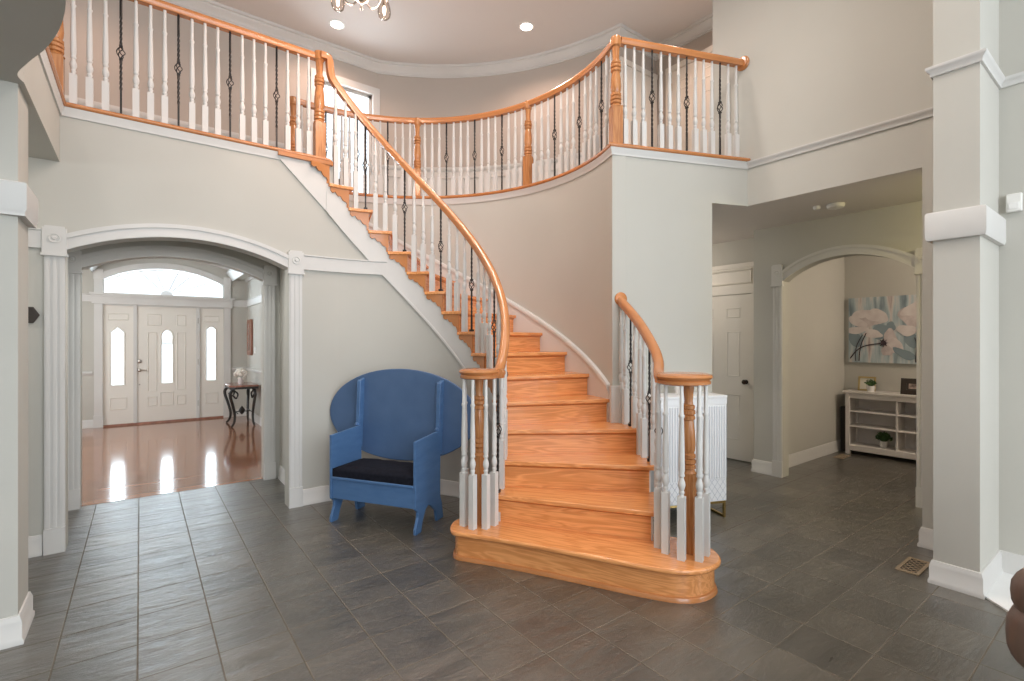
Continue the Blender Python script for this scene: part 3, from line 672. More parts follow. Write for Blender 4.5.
for k in range(2, 17):
    a0 = psi(k); ro = 1.985 if k <= 4 else RO-.002
    p = [shift(.944, a0, 0), shift(ro, a0, 0), shift(ro, a0, .022), shift(.944, a0, .022)]
    local_step('riser', p, (k-1)*RISE-.002, k*RISE-.028, a0+90-90, 0)
    bm = NB(); c = frame((*shift(.95, a0, -.018), 0), (math.cos(rad(a0)), math.sin(rad(a0))), (math.sin(rad(a0)), -math.cos(rad(a0))))
    # cove under the nosing
    q0, q1 = shift(.95, a0, 0), shift(ro, a0, 0)
    pts = [(.0, 0), (.012, .012), (.012, .016), (0, .016)]
    mould(bm, [q0, q1], [(0, 0), (.004, .002), (.014, .013), (.014, .018), (0, .018)], z=k*RISE-.047); fin('cove_moulding', bm, 'oak', stair)
# inner white stringer, following the curve, then running on along the wall to the floor edge above
bm = NB(); rings = []
angs = []
for k in range(2, 16): angs += [psi(k)+.41+(DPS-.02)*i/5 for i in range(6)]
angs += [PTOP+1.0, PTOP+1.5]
for a in [-58, -56.5] + angs:
    zt = min(max(1, math.floor(kk(a-.4)+1e-6)), 15)*RISE-.03
    q0, q1 = lpol(.945, a), lpol(RI+.02, a); zb = max(0.0, pitch(a)-.465)
    rings.append([(*q0, zb), (*q1, zb), (*q1, zt), (*q0, zt)])
grid(bm, rings, close_v=True)
xs = [lpol(.945, PTOP+1.5)[0], .93-CX]; zb0 = pitch(PTOP+1.5)-.465
yy = YL-CY
plate(bm, frame((0, yy+.0, 0), (1, 0), (0, -1)), [(xs[0]+.03, zb0-.03), (xs[0]+.03, H2-.03), (xs[1], H2-.03), (xs[1]+.02, H2-.06)], -.01, .016)
fin('stringer', bm, 'white', stair, smooth=25)
bm = NB(); rr2 = []
for i in range(61):
    a = -52+(PTOP+1.5+52)*i/60; q = lpol(.945, a); rr2.append((*q, max(0, pitch(a)-.465)))
sweep(bm, rr2, [(-.006, -.004), (.006, -.004), (.006, .016), (-.006, .016)]); fin('stringer_bead', bm, 'white', stair)
# scrolled oak brackets under the tread ends
SCR = []
for i in range(49):
    t = i/48; d = .80*(t**1.5)*.9+.10*(1-t)+.11*abs(math.sin(PI*3.5*t+.3))*(1-.4*t)
    if t > .9: d += (t-.9)*1.6
    SCR.append((t*.955, min(.86, d)))
SCR.append((1, .86))
for k in range(2, 17):
    a0 = psi(k)+.05; a1 = a0+DPS-.6; bm = NB(); rings = []
    z1 = k*RISE-.029; hh = RISE-.022
    for t, d_ in SCR[:-1]:
        a = a1+(a0-a1)*t/.955; zb = z1-.004-d_/.86*hh
        rings.append([(*lpol(.931, a), zb), (*lpol(.9455, a), zb), (*lpol(.9455, a), z1), (*lpol(.931, a), z1)])
    grid(bm, rings, close_v=True); o = fin('bracket', bm, 'oak', stair, smooth=0)
# right-hand closed stringer under the open ends of the lower steps
bm = NB(); rings = []
for k in (2, 3, 4):
    for i in range(6):
        a = psi(k)+.02+(DPS-.04)*i/5
        if a > -25.2: continue
        q0, q1 = lpol(1.985, a), lpol(1.995, a); zt = k*RISE-.03
        rings.append([(*q0, 0), (*q1, 0), (*q1, zt), (*q0, zt)])
grid(bm, rings, close_v=True); fin('stringer', bm, 'white', stair, smooth=25)
# skirt along the curved wall, its cap, and the plinth at the wall end
bm = NB(); helix_wall(bm, RO-.018, RO, -24.6, PTOP, lambda a: pitch(a)-.30, lambda a: min(pitch(a)+.12, H2+.1), 60)
rings = []
for i in range(61):
    a = -24.6+(PTOP+24.6)*i/60; z = pitch(a)+.12
    rings.append([(*pol(RO-.034, a), z), (*pol(RO-.028, a), z-.03), (*pol(RO-.0, a), z-.03), (*pol(RO-.0, a), z+.022), (*pol(RO-.026, a), z+.018)])
grid(bm, rings, close_v=True)
for v in bm.verts: v.co -= Z0
fin('skirt_board', bm, 'white', stair, smooth=40)
bm = NB(); box(bm, -.025, .075, -.0, .030, .762, 1.06); box(bm, -.03, .08, -.0, .036, 1.04, 1.065); box(bm, .05, .17, 0, .022, .762, .90)
o = fin('plinth_block', bm, 'white', stair, loc=(P1[0]-CX, P1[1]-CY, 0)); o.rotation_euler = (0, 0, math.atan2(WDIR.y, WDIR.x)); o.scale = (1, -1, 1)

# ------------------------------------------------------------------ balusters, newels, rails
RAILP = [(-.026, -.03), (.026, -.03), (.026, -.018), (.033, -.004), (.034, .012), (.026, .026), (.012, .033), (-.012, .033), (-.026, .026), (-.034, .012), (-.033, -.004), (-.026, -.018)]
def white_bm(h, block=.225):
    bm = NB(); b = .0205
    box(bm, -b, b, -b, b, 0, block)
    top = h
    lathe(bm, [(.015, block-.001), (.012, block+.01), (.0155, block+.018), (.0165, block+.026), (.0125, block+.034), (.018, block+.05), (.021, block+.065), (.0195, block+.08), (.013, block+.10), (.0115, block+.108), (.0175, block+.116), (.0175, block+.124), (.0145, block+.132),
               (.018, block+.15), (.0165, block+.28), (.0125, max(block+.34, top-.19)), (.0165, max(block+.345, top-.18)), (.0165, max(block+.35, top-.172)), (.0115, max(block+.36, top-.165)), (.0105, top)], 10)
    return bm
def iron_bm(h, zc):
    bm = NB(); b = .0065; rings = []
    def sec(z, a): return [Vector((b*1.414*math.cos(a+PI/4+PI/2*i), b*1.414*math.sin(a+PI/4+PI/2*i), z)) for i in range(4)]
    box(bm, -.016, .016, -.016, .016, 0, .02)
    z = 0; ang = 0; dz = .0125
    n = int(h/dz)
    for i in range(n+1):
        z = h*i/n
        tw = (abs(z-(zc-.17)) < .10) or (abs(z-(zc+.17)) < .10)
        if tw: ang += rad(30)
        rings.append(sec(z, ang))
    cut0, cut1 = zc-.035, zc+.035
    lo = [r for r in rings if r[0].z <= cut0]; hi = [r for r in rings if r[0].z >= cut1]
    grid(bm, lo, close_v=True); grid(bm, hi, close_v=True)
    for q in range(4):
        pts = []
        for i in range(11):
            t = i/10; a = PI/2*q+t*PI*.95; r = .004+.021*math.sin(PI*t)
            pts.append((r*math.cos(a), r*math.sin(a), zc-.045+.09*t))
        tube(bm, pts, .0036, 5)
    box(bm, -.011, .011, -.011, .011, zc-.052, zc-.04); box(bm, -.011, .011, -.011, .011, zc+.04, zc+.052)
    return bm
CACHE = {}
def baluster(parent, x, y, z0, z1, iron=False, rz=0, block=.225):
    key = (iron, round(z1-z0, 3), round(block, 3))
    nm = 'iron_baluster' if iron else 'white_baluster'
    if key not in CACHE:
        o = fin(nm, iron_bm(z1-z0, (z1-z0)*.53) if iron else white_bm(z1-z0, block), 'iron' if iron else 'white', parent); CACHE[key] = o
    else:
        o = CACHE[key].copy(); o.name = nm; COL.objects.link(o); o.parent = parent
    o.location = Vector((x, y, z0))-parent.location; o.rotation_euler = (0, 0, rz)
    if iron: o['label'] = 'black twisted iron baluster with a basket'
    return o
def newel_bm(h, bw=.044, block=.32, up=.70):
    bm = NB(); box(bm, -bw, bw, -bw, bw, 0, block)
    B_ = block; T = h; L0 = B_+.02; U = up*T; m = (L0+.11+U)/2
    lathe(bm, [(bw*1.15, B_-.002), (bw*.95, B_+.012), (bw*.80, L0), (bw*1.04, L0+.006), (bw*1.04, L0+.024), (bw*.84, L0+.030), (bw*1.06, L0+.037), (bw*1.06, L0+.056), (bw*.84, L0+.062), (bw*1.02, L0+.069), (bw*1.02, L0+.088), (bw*.80, L0+.095),
               (bw*.95, L0+.115), (bw*1.02, L0+.15), (bw*.92, m+.02), (bw*.74, U-.012), (bw*.95, U-.006), (bw*.95, U+.012), (bw*.74, U+.018), (bw*1.0, U+.025), (bw*1.0, U+.045), (bw*.76, U+.051), (bw*.92, U+.058), (bw*.92, U+.074), (bw*.68, U+.082), (bw*.62, U+.10), (bw*.72, (U+.1+T)/2), (bw*.80, T-.02), (bw*.80, T)], 18)
    return bm
def newel(parent, x, y, z0, h, cap=True, rz=0, bw=.044, block=.32, up=.70):
    bm = newel_bm(h, bw, block, up)
    if cap: lathe(bm, [(bw*.8, h-.07), (bw*1.0, h-.06), (bw*1.02, h), (bw*.95, h+.012), (bw*.6, h+.022), (0, h+.025)], 18)
    o = fin('newel_post', bm, 'oak_z', parent); o.location = Vector((x, y, z0))-parent.location; o.rotation_euler = (0, 0, rz); return o
def rail(parent, pts, name='handrail', sides=None):
    bm = NB(); sweep(bm, [Vector(p)-parent.location for p in pts], RAILP, sides=sides); return fin(name, bm, 'oak', parent, smooth=50)
ZF = H2+.032; ZR = 3.985; ZB = ZR-.028; ZR2 = 3.95; ZB2 = ZR2-.028
PAT = [0, 0, 0, 1]
# front straight balcony railing
r1 = empty('balcony_railing', (.42, YL+.045, ZF)); tag(r1, 'straight balcony railing above the arched foyer opening, white balusters and oak rail', 'railing')
NX = 1.285
rail(r1, [(-.47, YL+.045, ZR), (NX, YL+.045, ZR)])
for i in range(19):
    baluster(r1, -.375+.0873*i, YL+.045, ZF, ZB, i % 4 == 3)
newel(r1, NX, YL+.03, ZF, .94, rz=0); newel(r1, -.465, YL+.03, ZF, .94)
# curved gallery railing with three posts and the right-hand corner post
r2 = empty('balcony_railing', (CX, CY+RO, ZF)); tag(r2, 'long curved gallery railing round the back of the stairwell, white balusters, oak posts', 'railing')
RB = RO+.045
PA = [-25.0, 15.2, 55.4, 95.0]
rail(r2, [(*pol(RB, a), ZR2) for a in [PA[3]-(PA[3]-PA[0])*i/60 for i in range(61)]])
for j in range(3):
    n = 15 if j == 0 else 16
    for i in range(1, n):
        a = PA[j+1]+(PA[j]-PA[j+1])*i/n
        baluster(r2, *pol(RB, a), ZF, ZB2, i % 4 == 0, rz=rad(a))
for j, a in enumerate(PA): newel(r2, *pol(RB, a), ZF, .89, rz=rad(a), bw=.04 if j in (1, 2) else .044)
# short straight railing to the right wall
r3 = empty('balcony_railing', (3.75, 2.6, ZF)); tag(r3, 'short straight gallery railing ending in a rosette on the right wall', 'railing')
nrm = Vector((-WDIR.y, WDIR.x)); A0 = Vector(pol(RB, PA[0])); A1 = Vector(P2)+nrm*.045
dd = (A1-A0)
rail(r3, [(A0.x+dd.x*.03, A0.y+dd.y*.03, ZR2), (A1.x-.012, A1.y, ZR2)])
for i in range(1, 15):
    p = A0+dd*(i/15); baluster(r3, p.x, p.y, ZF, ZB2, i % 4 == 0, rz=math.atan2(WDIR.y, WDIR.x))
bm = NB(); Fx = lambda a, b, c: Vector((-c, a, b))
lathe(bm, [(.062, 0), (.064, .008), (.058, .016), (.052, .018), (.048, .026), (0, .028)], 20, F=Fx)
o = fin('rosette', bm, 'oak', r3); o.location = Vector((XR, A1.y, ZR2))-r3.location
# stair railing, left (inner) side
r4 = empty('stair_railing', (*pol(.955, 0), 0)); tag(r4, 'long spiral stair railing on the left of the steps with curled newel end', 'railing')
RR = .955
NLc = (-.225, 3.39); NL = c2w(*NLc)
aN = math.degrees(math.atan2(NL[1]-CY, NL[0]-CX))
def zrail(a):
    p = pitch(a)+.79; f = 1.213
    return f+.5*((p-f)+math.sqrt((p-f)**2+.0016))
pts = []
vc = .115
for i in range(49):
    a = -60+(92+60)*i/48; pts.append((*pol(RR, a), zrail(a)))
pre = spl([(*c2w(NLc[0]+.13, NLc[1]-.02), 1.213), (*c2w(NLc[0]+.145, NLc[1]+.05), 1.213), (*pol(RR-.004, -63.5), 1.215), pts[0]], 5)[:-1]
top = [(*pol(RR, 93.6), 3.806), (*pol(RR, 94.4), 3.845), (*pol(RR, 94.7), 3.90), (*pol(RR, 95.0), 3.95), (*pol(RR, 95.6), 3.98), (*pol(RR, 98), 3.985), (NX, YL-.012, 3.985)]
allp = [Vector(p) for p in pre] + [Vector(p) for p in pts] + [Vector(p) for p in top]
sd = []
for i in range(len(allp)):
    t = allp[min(i+1, len(allp)-1)]-allp[max(i-1, 0)]; t.z = 0; t.normalize(); sd.append(Vector((t.y, -t.x, 0)))
rail(r4, allp, sides=sd)
bm = NB(); cap_p = [(0, -.034), (.118, -.034), (.130, -.026), (.131, -.012), (.124, -.006), (.134, .004), (.140, .014), (.134, .026), (.115, .033), (0, .034)]
lathe(bm, cap_p, 36); o = fin('volute_cap', bm, 'oak', r4); o.location = Vector((*NL, 1.213))-r4.location
newel(r4, *NL, RISE, 1.18-RISE, cap=False, rz=.3, bw=.039, block=.47, up=.80)
for a in (155, 204, 251, 298, 342):
    p = c2w(NLc[0]+.11*math.cos(rad(a)), NLc[1]+.11*math.sin(rad(a))); baluster(r4, *p, RISE, 1.185, False, rz=.35, block=.36)
for k in range(2, 16):
    for j, f in enumerate((.16, .66)):
        a = psi(k)+DPS*f; iron = (k % 2 == 0 and j == 0)
        z0 = k*RISE; z1 = zrail(a)-.03
        baluster(r4, *pol(RR-.004, a), z0, round(z1, 3), iron, rz=rad(a), block=.235+(RISE*f*.9))
# stair railing, right side
r5 = empty('stair_railing', (*c2w(.99, 3.5), 0)); tag(r5, 'short stair railing on the right of the lowest steps ending in round newel cap', 'railing')
path = [(.905, 2.98, 1.213), (.905, 3.04, 1.215), (.93, 3.14, 1.24), (.968, 3.27, 1.29), (.990, 3.42, 1.365), (.990, 3.6, 1.465), (.975, 3.78, 1.57), (.95, 3.92, 1.655), (.918, 4.05, 1.735), (.893, 4.128, 1.785)]
rp_ = spl([(*c2w(p[0], p[1]), p[2]) for p in path], 6)
rail(r5, rp_)
bm = NB()
Fq = lambda a, b, c: Vector((WDIR.x*a+WDIR.y*c, WDIR.y*a-WDIR.x*c, b))
lathe(bm, [(.055, 0), (.057, .008), (.05, .016), (.044, .02), (0, .022)], 20, F=Fq)
Pr = Vector(P1)+WDIR*.075
o = fin('rosette', bm, 'oak', r5); o.location = Vector((Pr.x, Pr.y, 1.785))-r5.location
NRc = (1.045, 2.93); NR = c2w(*NRc)
bm = NB(); lathe(bm, [(r*1.17, z) for r, z in cap_p], 36); o = fin('volute_cap', bm, 'oak', r5); o.location = Vector((*c2w(1.022, 2.945), 1.213))-r5.location
newel(r5, *NR, RISE, 1.18-RISE, cap=False, rz=.3, bw=.039, block=.47, up=.80)
for u, d in ((.885, 2.995), (.905, 2.915), (.968, 2.825), (1.064, 2.81), (1.13, 2.885), (1.13, 2.99)):
    baluster(r5, *c2w(u, d), RISE, 1.185, False, rz=.35, block=.36)
def rz_at(x, y):
    return min(rp_, key=lambda p: (p.x-x)**2+(p.y-y)**2).z
for ph, iron in ((10.3, 0), (8.2, 0), (5.6, 1), (3.6, 0), (0.6, 0), (-2.0, 0), (-5.2, 1), (-7.6, 0), (-11.2, 0), (-14.2, 1), (-17.0, 0)):
    a = ph-36.9
    q = min(rp_, key=lambda p: abs(math.degrees(math.atan2(p.y-CY, p.x-CX))-a)); p = (q.x, q.y); k = max(2, math.floor(kk(a)+1e-3)); z0 = k*RISE
    baluster(r5, *p, z0, round(q.z-.02, 3), bool(iron), rz=rad(a), block=.235+RISE*.5*(kk(a)-k))

# ------------------------------------------------------------------ blue chair with the tilted oval top
def lframe(origin, ang):
    c, s = math.cos(ang), math.sin(ang)
    return lambda x, y: (origin[0]+x*c-y*s, origin[1]+x*s+y*c)
CA = math.atan2(-.662, .424)      # local +x runs along the front edge to the right; local -y faces the viewer
ch = empty('armchair', (1.412, 3.675, 0), CA); tag(ch, 'blue painted wooden armchair whose tall back is a tipped oval tabletop', 'chair')
wd, dp = .79, .37
for s in (-1, 1):
    bm = NB(); x0 = s*wd/2-(.012 if s > 0 else -.012)
    Fc = frame((x0, 0, 0), (0, 1), (1, 0))
    side_p = [(0, 0), (.0, .04), (.035, .12), (.035, .16), (0, .19), (0, .69), (dp, .712), (dp, .19), (dp+.03, .12), (dp+.05, 0), (dp-.05, 0), (dp-.07, .09), (dp-.14, .15), (dp/2, .17), (.14, .15), (.10, .08), (.075, 0)]
    plate(bm, Fc, side_p, -.012, .012); fin('side_panel', bm, 'blue', ch, smooth=0, bevel=.003)
bm = NB(); box(bm, -wd/2+.024, wd/2-.024, .008, .03, .19, .345); fin('front_apron', bm, 'blue', ch, bevel=.003)
bm = NB(); box(bm, -wd/2+.024, wd/2-.024, -.006, dp-.01, .345, .365); fin('seat', bm, 'blue', ch, bevel=.004)
bm = NB(); box(bm, -wd/2+.024, wd/2-.024, dp-.03, dp-.012, .19, .345); fin('rear_apron', bm, 'blue', ch)
tilt = rad(3)
def back(x, z, c):   # the tipped top: plane rising from just behind the seat
    return Vector((x, dp+.03+math.sin(tilt)*(z-.4)-c*math.cos(tilt), z+c*math.sin(tilt)))
bm = NB(); ov = [(-.03+.725*math.cos(2*PI*i/56), .815+.385*math.sin(2*PI*i/56)) for i in range(56)]
a = [bm.verts.new(back(x, z, 0)) for x, z in ov]; b = [bm.verts.new(back(x, z, -.025)) for x, z in ov]
bm.faces.new(a); bm.faces.new(b)
for i in range(56): bm.faces.new((a[i], a[(i+1) % 56], b[(i+1) % 56], b[i]))
tt = fin('tabletop', bm, 'blue_dark', ch, smooth=30, bevel=.006)
for s in (-1, 1):
    bm = NB(); xa = .375 if s > 0 else -.405
    for (x0, x1, c0, c1) in ((xa-.018, xa+.018, .0, .06),):
        v = [bm.verts.new(back(x, z, c)) for x, z, c in ((x0, .52, c0), (x1, .52, c0), (x1, 1.115, c0), (x0, 1.115, c0), (x0, .52, c1), (x1, .52, c1), (x1, 1.085, c1), (x0, 1.085, c1))]
        for f in ((3, 2, 1, 0), (4, 5, 6, 7), (0, 1, 5, 4), (1, 2, 6, 5), (2, 3, 7, 6), (3, 0, 4, 7)): bm.faces.new([v[i] for i in f])
    bt = fin('batten', bm, 'blue', ch, bevel=.004)
    bm = NB()
    for z in (.70, .97, 1.09):
        p = back(xa-.02, z, .035); lathe(bm, [(.009, -.008), (.011, 0), (.007, .008), (0, .01)], 8, F=lambda q, r, t, p=p: Vector((p.x-t, p.y+q, p.z+r)))
    p = back(xa, .72, .07); lathe(bm, [(.016, -.01), (.018, 0), (.012, .012), (0, .015)], 10, (p.x, p.y, p.z))
    fin('wooden_pin', bm, 'blue', bt)
bm = NB(); n = 14; rings = []
hw, d0, d1 = wd/2-.03, .0, dp-.02
prof = [(0, 1), (.03, .4), (.06, .1), (.08, .0)]
out_ = []
for i in range(n+1):
    row = []
    for j in range(n+1):
        x = -hw+2*hw*i/n; y = d0+(d1-d0)*j/n
        e = min(i, n-i, j, n-j)/n; row.append((x, y, .062+.028*math.sin(min(1, e*5)*PI/2)+.003*math.sin(i*2.1)*math.sin(j*1.7)))
    rings.append(row)
grid(bm, rings, caps=False)
bnd = [(-hw, d0), (hw, d0), (hw, d1), (-hw, d1)]
for (xa, ya), (xb, yb) in zip(bnd, bnd[1:]+bnd[:1]):
    rows = []
    for q in (.062, .045, .02, 0):
        k = .012*math.sin(PI*q/.062)
        nx, ny = (yb-ya), -(xb-xa); l = math.hypot(nx, ny)
        rows.append([(xa+(xb-xa)*i/n+nx/l*k*0, ya+(yb-ya)*i/n+ny/l*k*0, q) for i in range(n+1)])
    grid(bm, rows, caps=False)
bm.faces.new([bm.verts.new((x, y, 0)) for x, y in bnd])
bmesh.ops.remove_doubles(bm, verts=bm.verts, dist=1e-4)
o = fin('seat_cushion', bm, 'cushion', None, smooth=60, loc=(1.412, 3.675, .3655), rz=CA); tag(o, 'black square cushion lying on the seat of the blue chair', 'cushion')

# ------------------------------------------------------------------ tall white cabinet on gold legs
cab_o = c2w(1.749, 4.027)
cab_a = math.atan2(WDIR.y, WDIR.x)
cb = empty('cabinet', (cab_o[0], cab_o[1], 0), cab_a); tag(cb, 'white fluted cabinet on gold legs beside the right newel', 'cabinet')
cw, cd, cz0, cz1 = .63, .29, .135, .995
bm = NB(); box(bm, -cw, 0, .012, cd, cz0, cz1-.02); fin('body', bm, 'cabwhite', cb, bevel=.003)
bm = NB(); box(bm, -cw-.004, .004, .0, cd, cz1-.02, cz1); fin('top', bm, 'cabwhite', cb, bevel=.003)
for s in (0, 1):
    bm = NB(); x0 = -cw+.006+s*cw/2; x1 = x0+cw/2-.012; zb, zt = cz0+.008, cz1-.075
    box(bm, x0, x1, .0, .012, zb, zt)
    nf = 13
    for i in range(nf):
        xa = x0+(x1-x0)*(i+.12)/nf; xb = x0+(x1-x0)*(i+.88)/nf
        sweep(bm, [((xa+xb)/2, 0, zb+.18), ((xa+xb)/2, 0, zt-.01)], [(p[0]*(xb-xa)/2, p[1]*.007) for p in circ(1, 8)], sides=[(1, 0, 0)]*2)
    dr = fin('door', bm, 'cabwhite', cb, smooth=40)
    bm = NB(); st = .052
    for i in range(-4, 12):
        for sg in (1, -1):
            p = []
            for t in range(0, 19):
                z = zb+.005+.17*t/18; x = x0+i*st+(z-zb)*sg*.75+(.02 if sg < 0 else 0)
                if x0+.003 < x < x1-.003: p.append((x, -.0005, z))
            if len(p) > 1: tube(bm, [p[0], p[-1]], .0016, 4)
    for i in range(nf+1):
        xa = x0+(x1-x0)*i/nf; box(bm, xa-.0016, xa+.0016, -.001, 0.001, zb+.18, zt-.01)
    fin('inlay_lines', bm, 'cabgroove', dr, smooth=0)
bm = NB(); box(bm, -cw, 0, .002, .012, cz1-.072, cz1-.021); fin('top_rail', bm, 'cabwhite', cb)
for x in (-.012, -cw+.012):
    bm = NB(); s_ = .009
    for y in (.02, cd-.02): box(bm, x-s_, x+s_, y-s_, y+s_, 0, cz0)
    box(bm, x-s_, x+s_, .02, cd-.02, 0, .018); box(bm, x-s_, x+s_, .02, cd-.02, cz0-.018, cz0)
    fin('leg_frame', bm, 'brass', cb, smooth=0)
bm = NB(); box(bm, -cw+.01, -.01, .012, .028, cz0-.018, cz0); fin('front_stretcher', bm, 'brass', cb, smooth=0)
px = lframe(cab_o, cab_a)(-.31, .14)
bm = NB(); lathe(bm, [(.05, 0), (.062, .01), (.07, .05), (.066, .09), (.045, .115), (.04, .13), (.046, .142), (.042, .142), (.034, .128), (0, .125)], 20)
o = fin('jar', bm, 'ceramic', None, loc=(px[0], px[1], cz1)); tag(o, 'small white ceramic jar on top of the white cabinet', 'jar')

# ------------------------------------------------------------------ bookcase alcove
bk = empty('bookcase', (7.36, 1.80, 0)); tag(bk, 'low whitewashed open bookcase under the flower painting', 'bookcase')
bx0, bx1, by0, by1 = -.16, .15, -.72, .70
def bpart(name, *b):
    bm = NB(); box(bm, *b); return fin(name, bm, 'shelfwhite', bk, bevel=.003)
bpart('top', bx0-.02, bx1, by0-.03, by1+.03, .775, .80)
for y in (by0, by1-.045):
    for x in (bx0, bx1-.045): bpart('leg', x, x+.045, y, y+.045, 0, .775)
bpart('side_panel', bx0+.045, bx1-.045, by0+.01, by0+.03, .06, .775); bpart('side_panel', bx0+.045, bx1-.045, by1-.03, by1-.01, .06, .775)
bpart('back_panel', bx1-.012, bx1-.002, by0+.03, by1-.03, .06, .775)
bpart('fascia', bx0+.004, bx0+.024, by0+.045, by1-.045, .71, .775); bpart('bottom_rail', bx0+.004, bx0+.024, by0+.045, by1-.045, .05, .12)
bpart('shelf', bx0+.024, bx1-.013, by0+.03, by1-.03, .10, .12)
dv = (.17, -.22)
for y in dv: bpart('divider', bx0+.024, bx1-.014, y-.01, y+.01, .12, .775)
for z in (.345, .535):
    for ya, yb in ((dv[0]+.01, by1-.03), (dv[1]+.01, dv[0]-.01), (by0+.03, dv[1]-.01)): bpart('shelf', bx0+.012, bx1-.014, ya, yb, z, z+.02)
def tuft(bm, c, r, n, mi):
    for i in range(n):
        v = Vector((random.gauss(0, 1), random.gauss(0, 1), abs(random.gauss(0, 1))*.9)).normalized(); p = Vector(c)+v*r*random.uniform(.35, 1)
        a = random.uniform(0, 6.28); t = (v+Vector((math.cos(a), math.sin(a), .3))*.7).normalized(); s = t.cross(v)
        if s.length < .01: continue
        s.normalize(); l, w = r*.42, r*.14
        vs = [bm.verts.new(q) for q in (p-t*l*.5, p+s*w, p+t*l*.6, p-s*w)]
        bm.faces.new(vs).material_index = mi
def pot_plant(loc, r, h, tr, label):
    t = empty('potted_plant', loc); tag(t, label, 'plant', 'small artificial plants in white pots')
    bm = NB(); lathe(bm, [(r*.75, 0), (r*.8, .002), (r, h), (r*.9, h), (r*.85, h-.01), (0, h-.01)], 16); fin('pot', bm, 'ceramic', t)
    bm = NB(); tuft(bm, (0, 0, h+tr*.25), tr, 260, 0); lathe(bm, [(tr*.2, h-.012), (tr*.6, h+tr*.25), (tr*.5, h+tr*.6), (0, h+tr*.75)], 8); fin('foliage', bm, 'leaf', t, smooth=0)
pot_plant((7.28, 2.25, .80), .045, .075, .062, 'green plant in a white pot on top of the bookcase')
pot_plant((7.33, 2.13, .12), .042, .08, .085, 'dark green bushy plant in a white pot on the lowest bookcase shelf')
def photo(name, loc, rz, w, h, fw, mf, mp_, label, mw=0):
    f = empty(name, loc, rz); tag(f, label, 'picture frame')
    lean = .15
    def Fp(a, b, c=0): return Vector((a, b*lean-c, b))
    bm = NB(); plate_holes(bm, Fp, rect(-w/2, w/2, 0, h), [rect(-w/2+fw, w/2-fw, fw, h-fw)], 0, .016)
    plate(bm, Fp, rect(-w/2+.002, w/2-.002, .002, h-.002), -.005, 0)
    tube(bm, [Fp(0, h*.7, -.008), Vector((0, h*.7*lean+.07, .004))], .006, 5)
    fin('frame', bm, mf, f, smooth=0)
    bm = NB(); plate(bm, Fp, rect(-w/2+fw, w/2-fw, fw, h-fw), .001, .004); fin('picture', bm, mp_, f, smooth=0)
    if mw:
        bm = NB(); plate(bm, Fp, rect(-w*.2, w*.2, h*.36, h*.68), .004, .006); fin('photo', bm, 'photo', f, smooth=0)
    return f
photo('picture_frame', (7.40, 2.33, .80), -PI/2, .19, .18, .02, 'frame_gold', 'paper', 'small square pale gold frame behind the plant on the bookcase')
photo('picture_frame', (7.28, 1.82, .80), -PI/2, .25, .19, .055, 'frame_dark', 'frame_dark', 'dark wooden photo frame on top of the bookcase', 1)
bm = NB(); box(bm, 7.33, 7.47, 2.53, 2.60, .002, .58); o = fin('storage_box', bm, 'darkboard', None, bevel=.006); tag(o, 'narrow dark box standing between the bookcase and the alcove wall', 'box')
# painting
bm = NB(); F0 = frame((0, 0, 0), (0, -1), (-1, 0)); pw, ph_ = 1.24, .84
fbox(bm, F0, 0, pw, 0, ph_, 0, .035)
def blob(cx, cz, rx, rz_, rot, mi, c, petals=0):
    n = 22; pts = []
    for i in range(n):
        t = 2*PI*i/n; k = 1+.10*math.sin(3*t+cx*9)+.05*math.sin(5*t+cz*7)
        x, z = rx*k*math.cos(t), rz_*k*math.sin(t); x, z = x*math.cos(rot)-z*math.sin(rot), x*math.sin(rot)+z*math.cos(rot)
        X, Z = min(max(cx+x, .003), pw-.003), min(max(cz+z, .003), ph_-.003); pts.append((X, Z))
    plate(bm, F0, pts, .035, .035+c, mi)
for i, (cx, cz, rx, rz_, rot, mi) in enumerate([
    (.07, .30, .07, .10, .4, 3), (.36, .40, .10, .09, .8, 3), (.46, .46, .05, .06, .2, 3), (.70, .28, .12, .08, -.4, 3), (.12, .45, .05, .05, 0, 3),
    (.22, .56, .20, .10, .05, 1), (.10, .53, .12, .05, -.5, 2), (.31, .60, .13, .08, -.3, 2), (.18, .63, .15, .05, .1, 2), (.10, .42, .12, .045, .1, 2), (.27, .37, .10, .055, -.15, 2),
    (.46, .30, .07, .13, .2, 1), (.50, .22, .08, .10, .5, 2), (.42, .16, .06, .07, .3, 1),
    (.72, .58, .19, .12, -.1, 1), (.80, .64, .13, .09, .3, 2), (.66, .66, .11, .06, .6, 2), (.86, .52, .12, .06, -.2, 2), (.62, .41, .10, .065, -.2, 2), (.80, .38, .09, .06, .2, 1),
    (1.02, .5, .15, .12, .2, 1), (1.05, .6, .10, .08, 0, 2), (.98, .2, .1, .08, .3, 2), (.60, .12, .13, .05, -.5, 3), (.82, .2, .12, .06, .4, 1)]): blob(cx, cz, rx, rz_, rot, mi, .0006+.00025*i)
def stem(pts, r, c):
    P = spl([(x, z, 0) for x, z in pts], 6); L_ = []; R_ = []
    for i, p in enumerate(P):
        t = (P[min(i+1, len(P)-1)]-P[max(i-1, 0)]).normalized(); L_.append((max(.002, p.x-t.y*r), max(.002, p.y+t.x*r))); R_.append((max(.002, p.x+t.y*r), max(.002, p.y-t.x*r)))
    plate(bm, F0, L_+R_[::-1], .035, .035+c, 4)
stem([(.02, .05), (.10, .16), (.20, .22), (.36, .25)], .006, .0085); stem([(.20, .38), (.14, .22), (.12, .02)], .005, .0085); stem([(.16, .36), (.09, .2), (.08, .02)], .003, .0085)
stem([(.76, .34), (.72, .2), (.71, .02)], .005, .0085); stem([(.70, .32), (.73, .2), (.74, .02)], .003, .0085); stem([(1.0, .4), (.98, .2), (.99, .02)], .004, .0085)
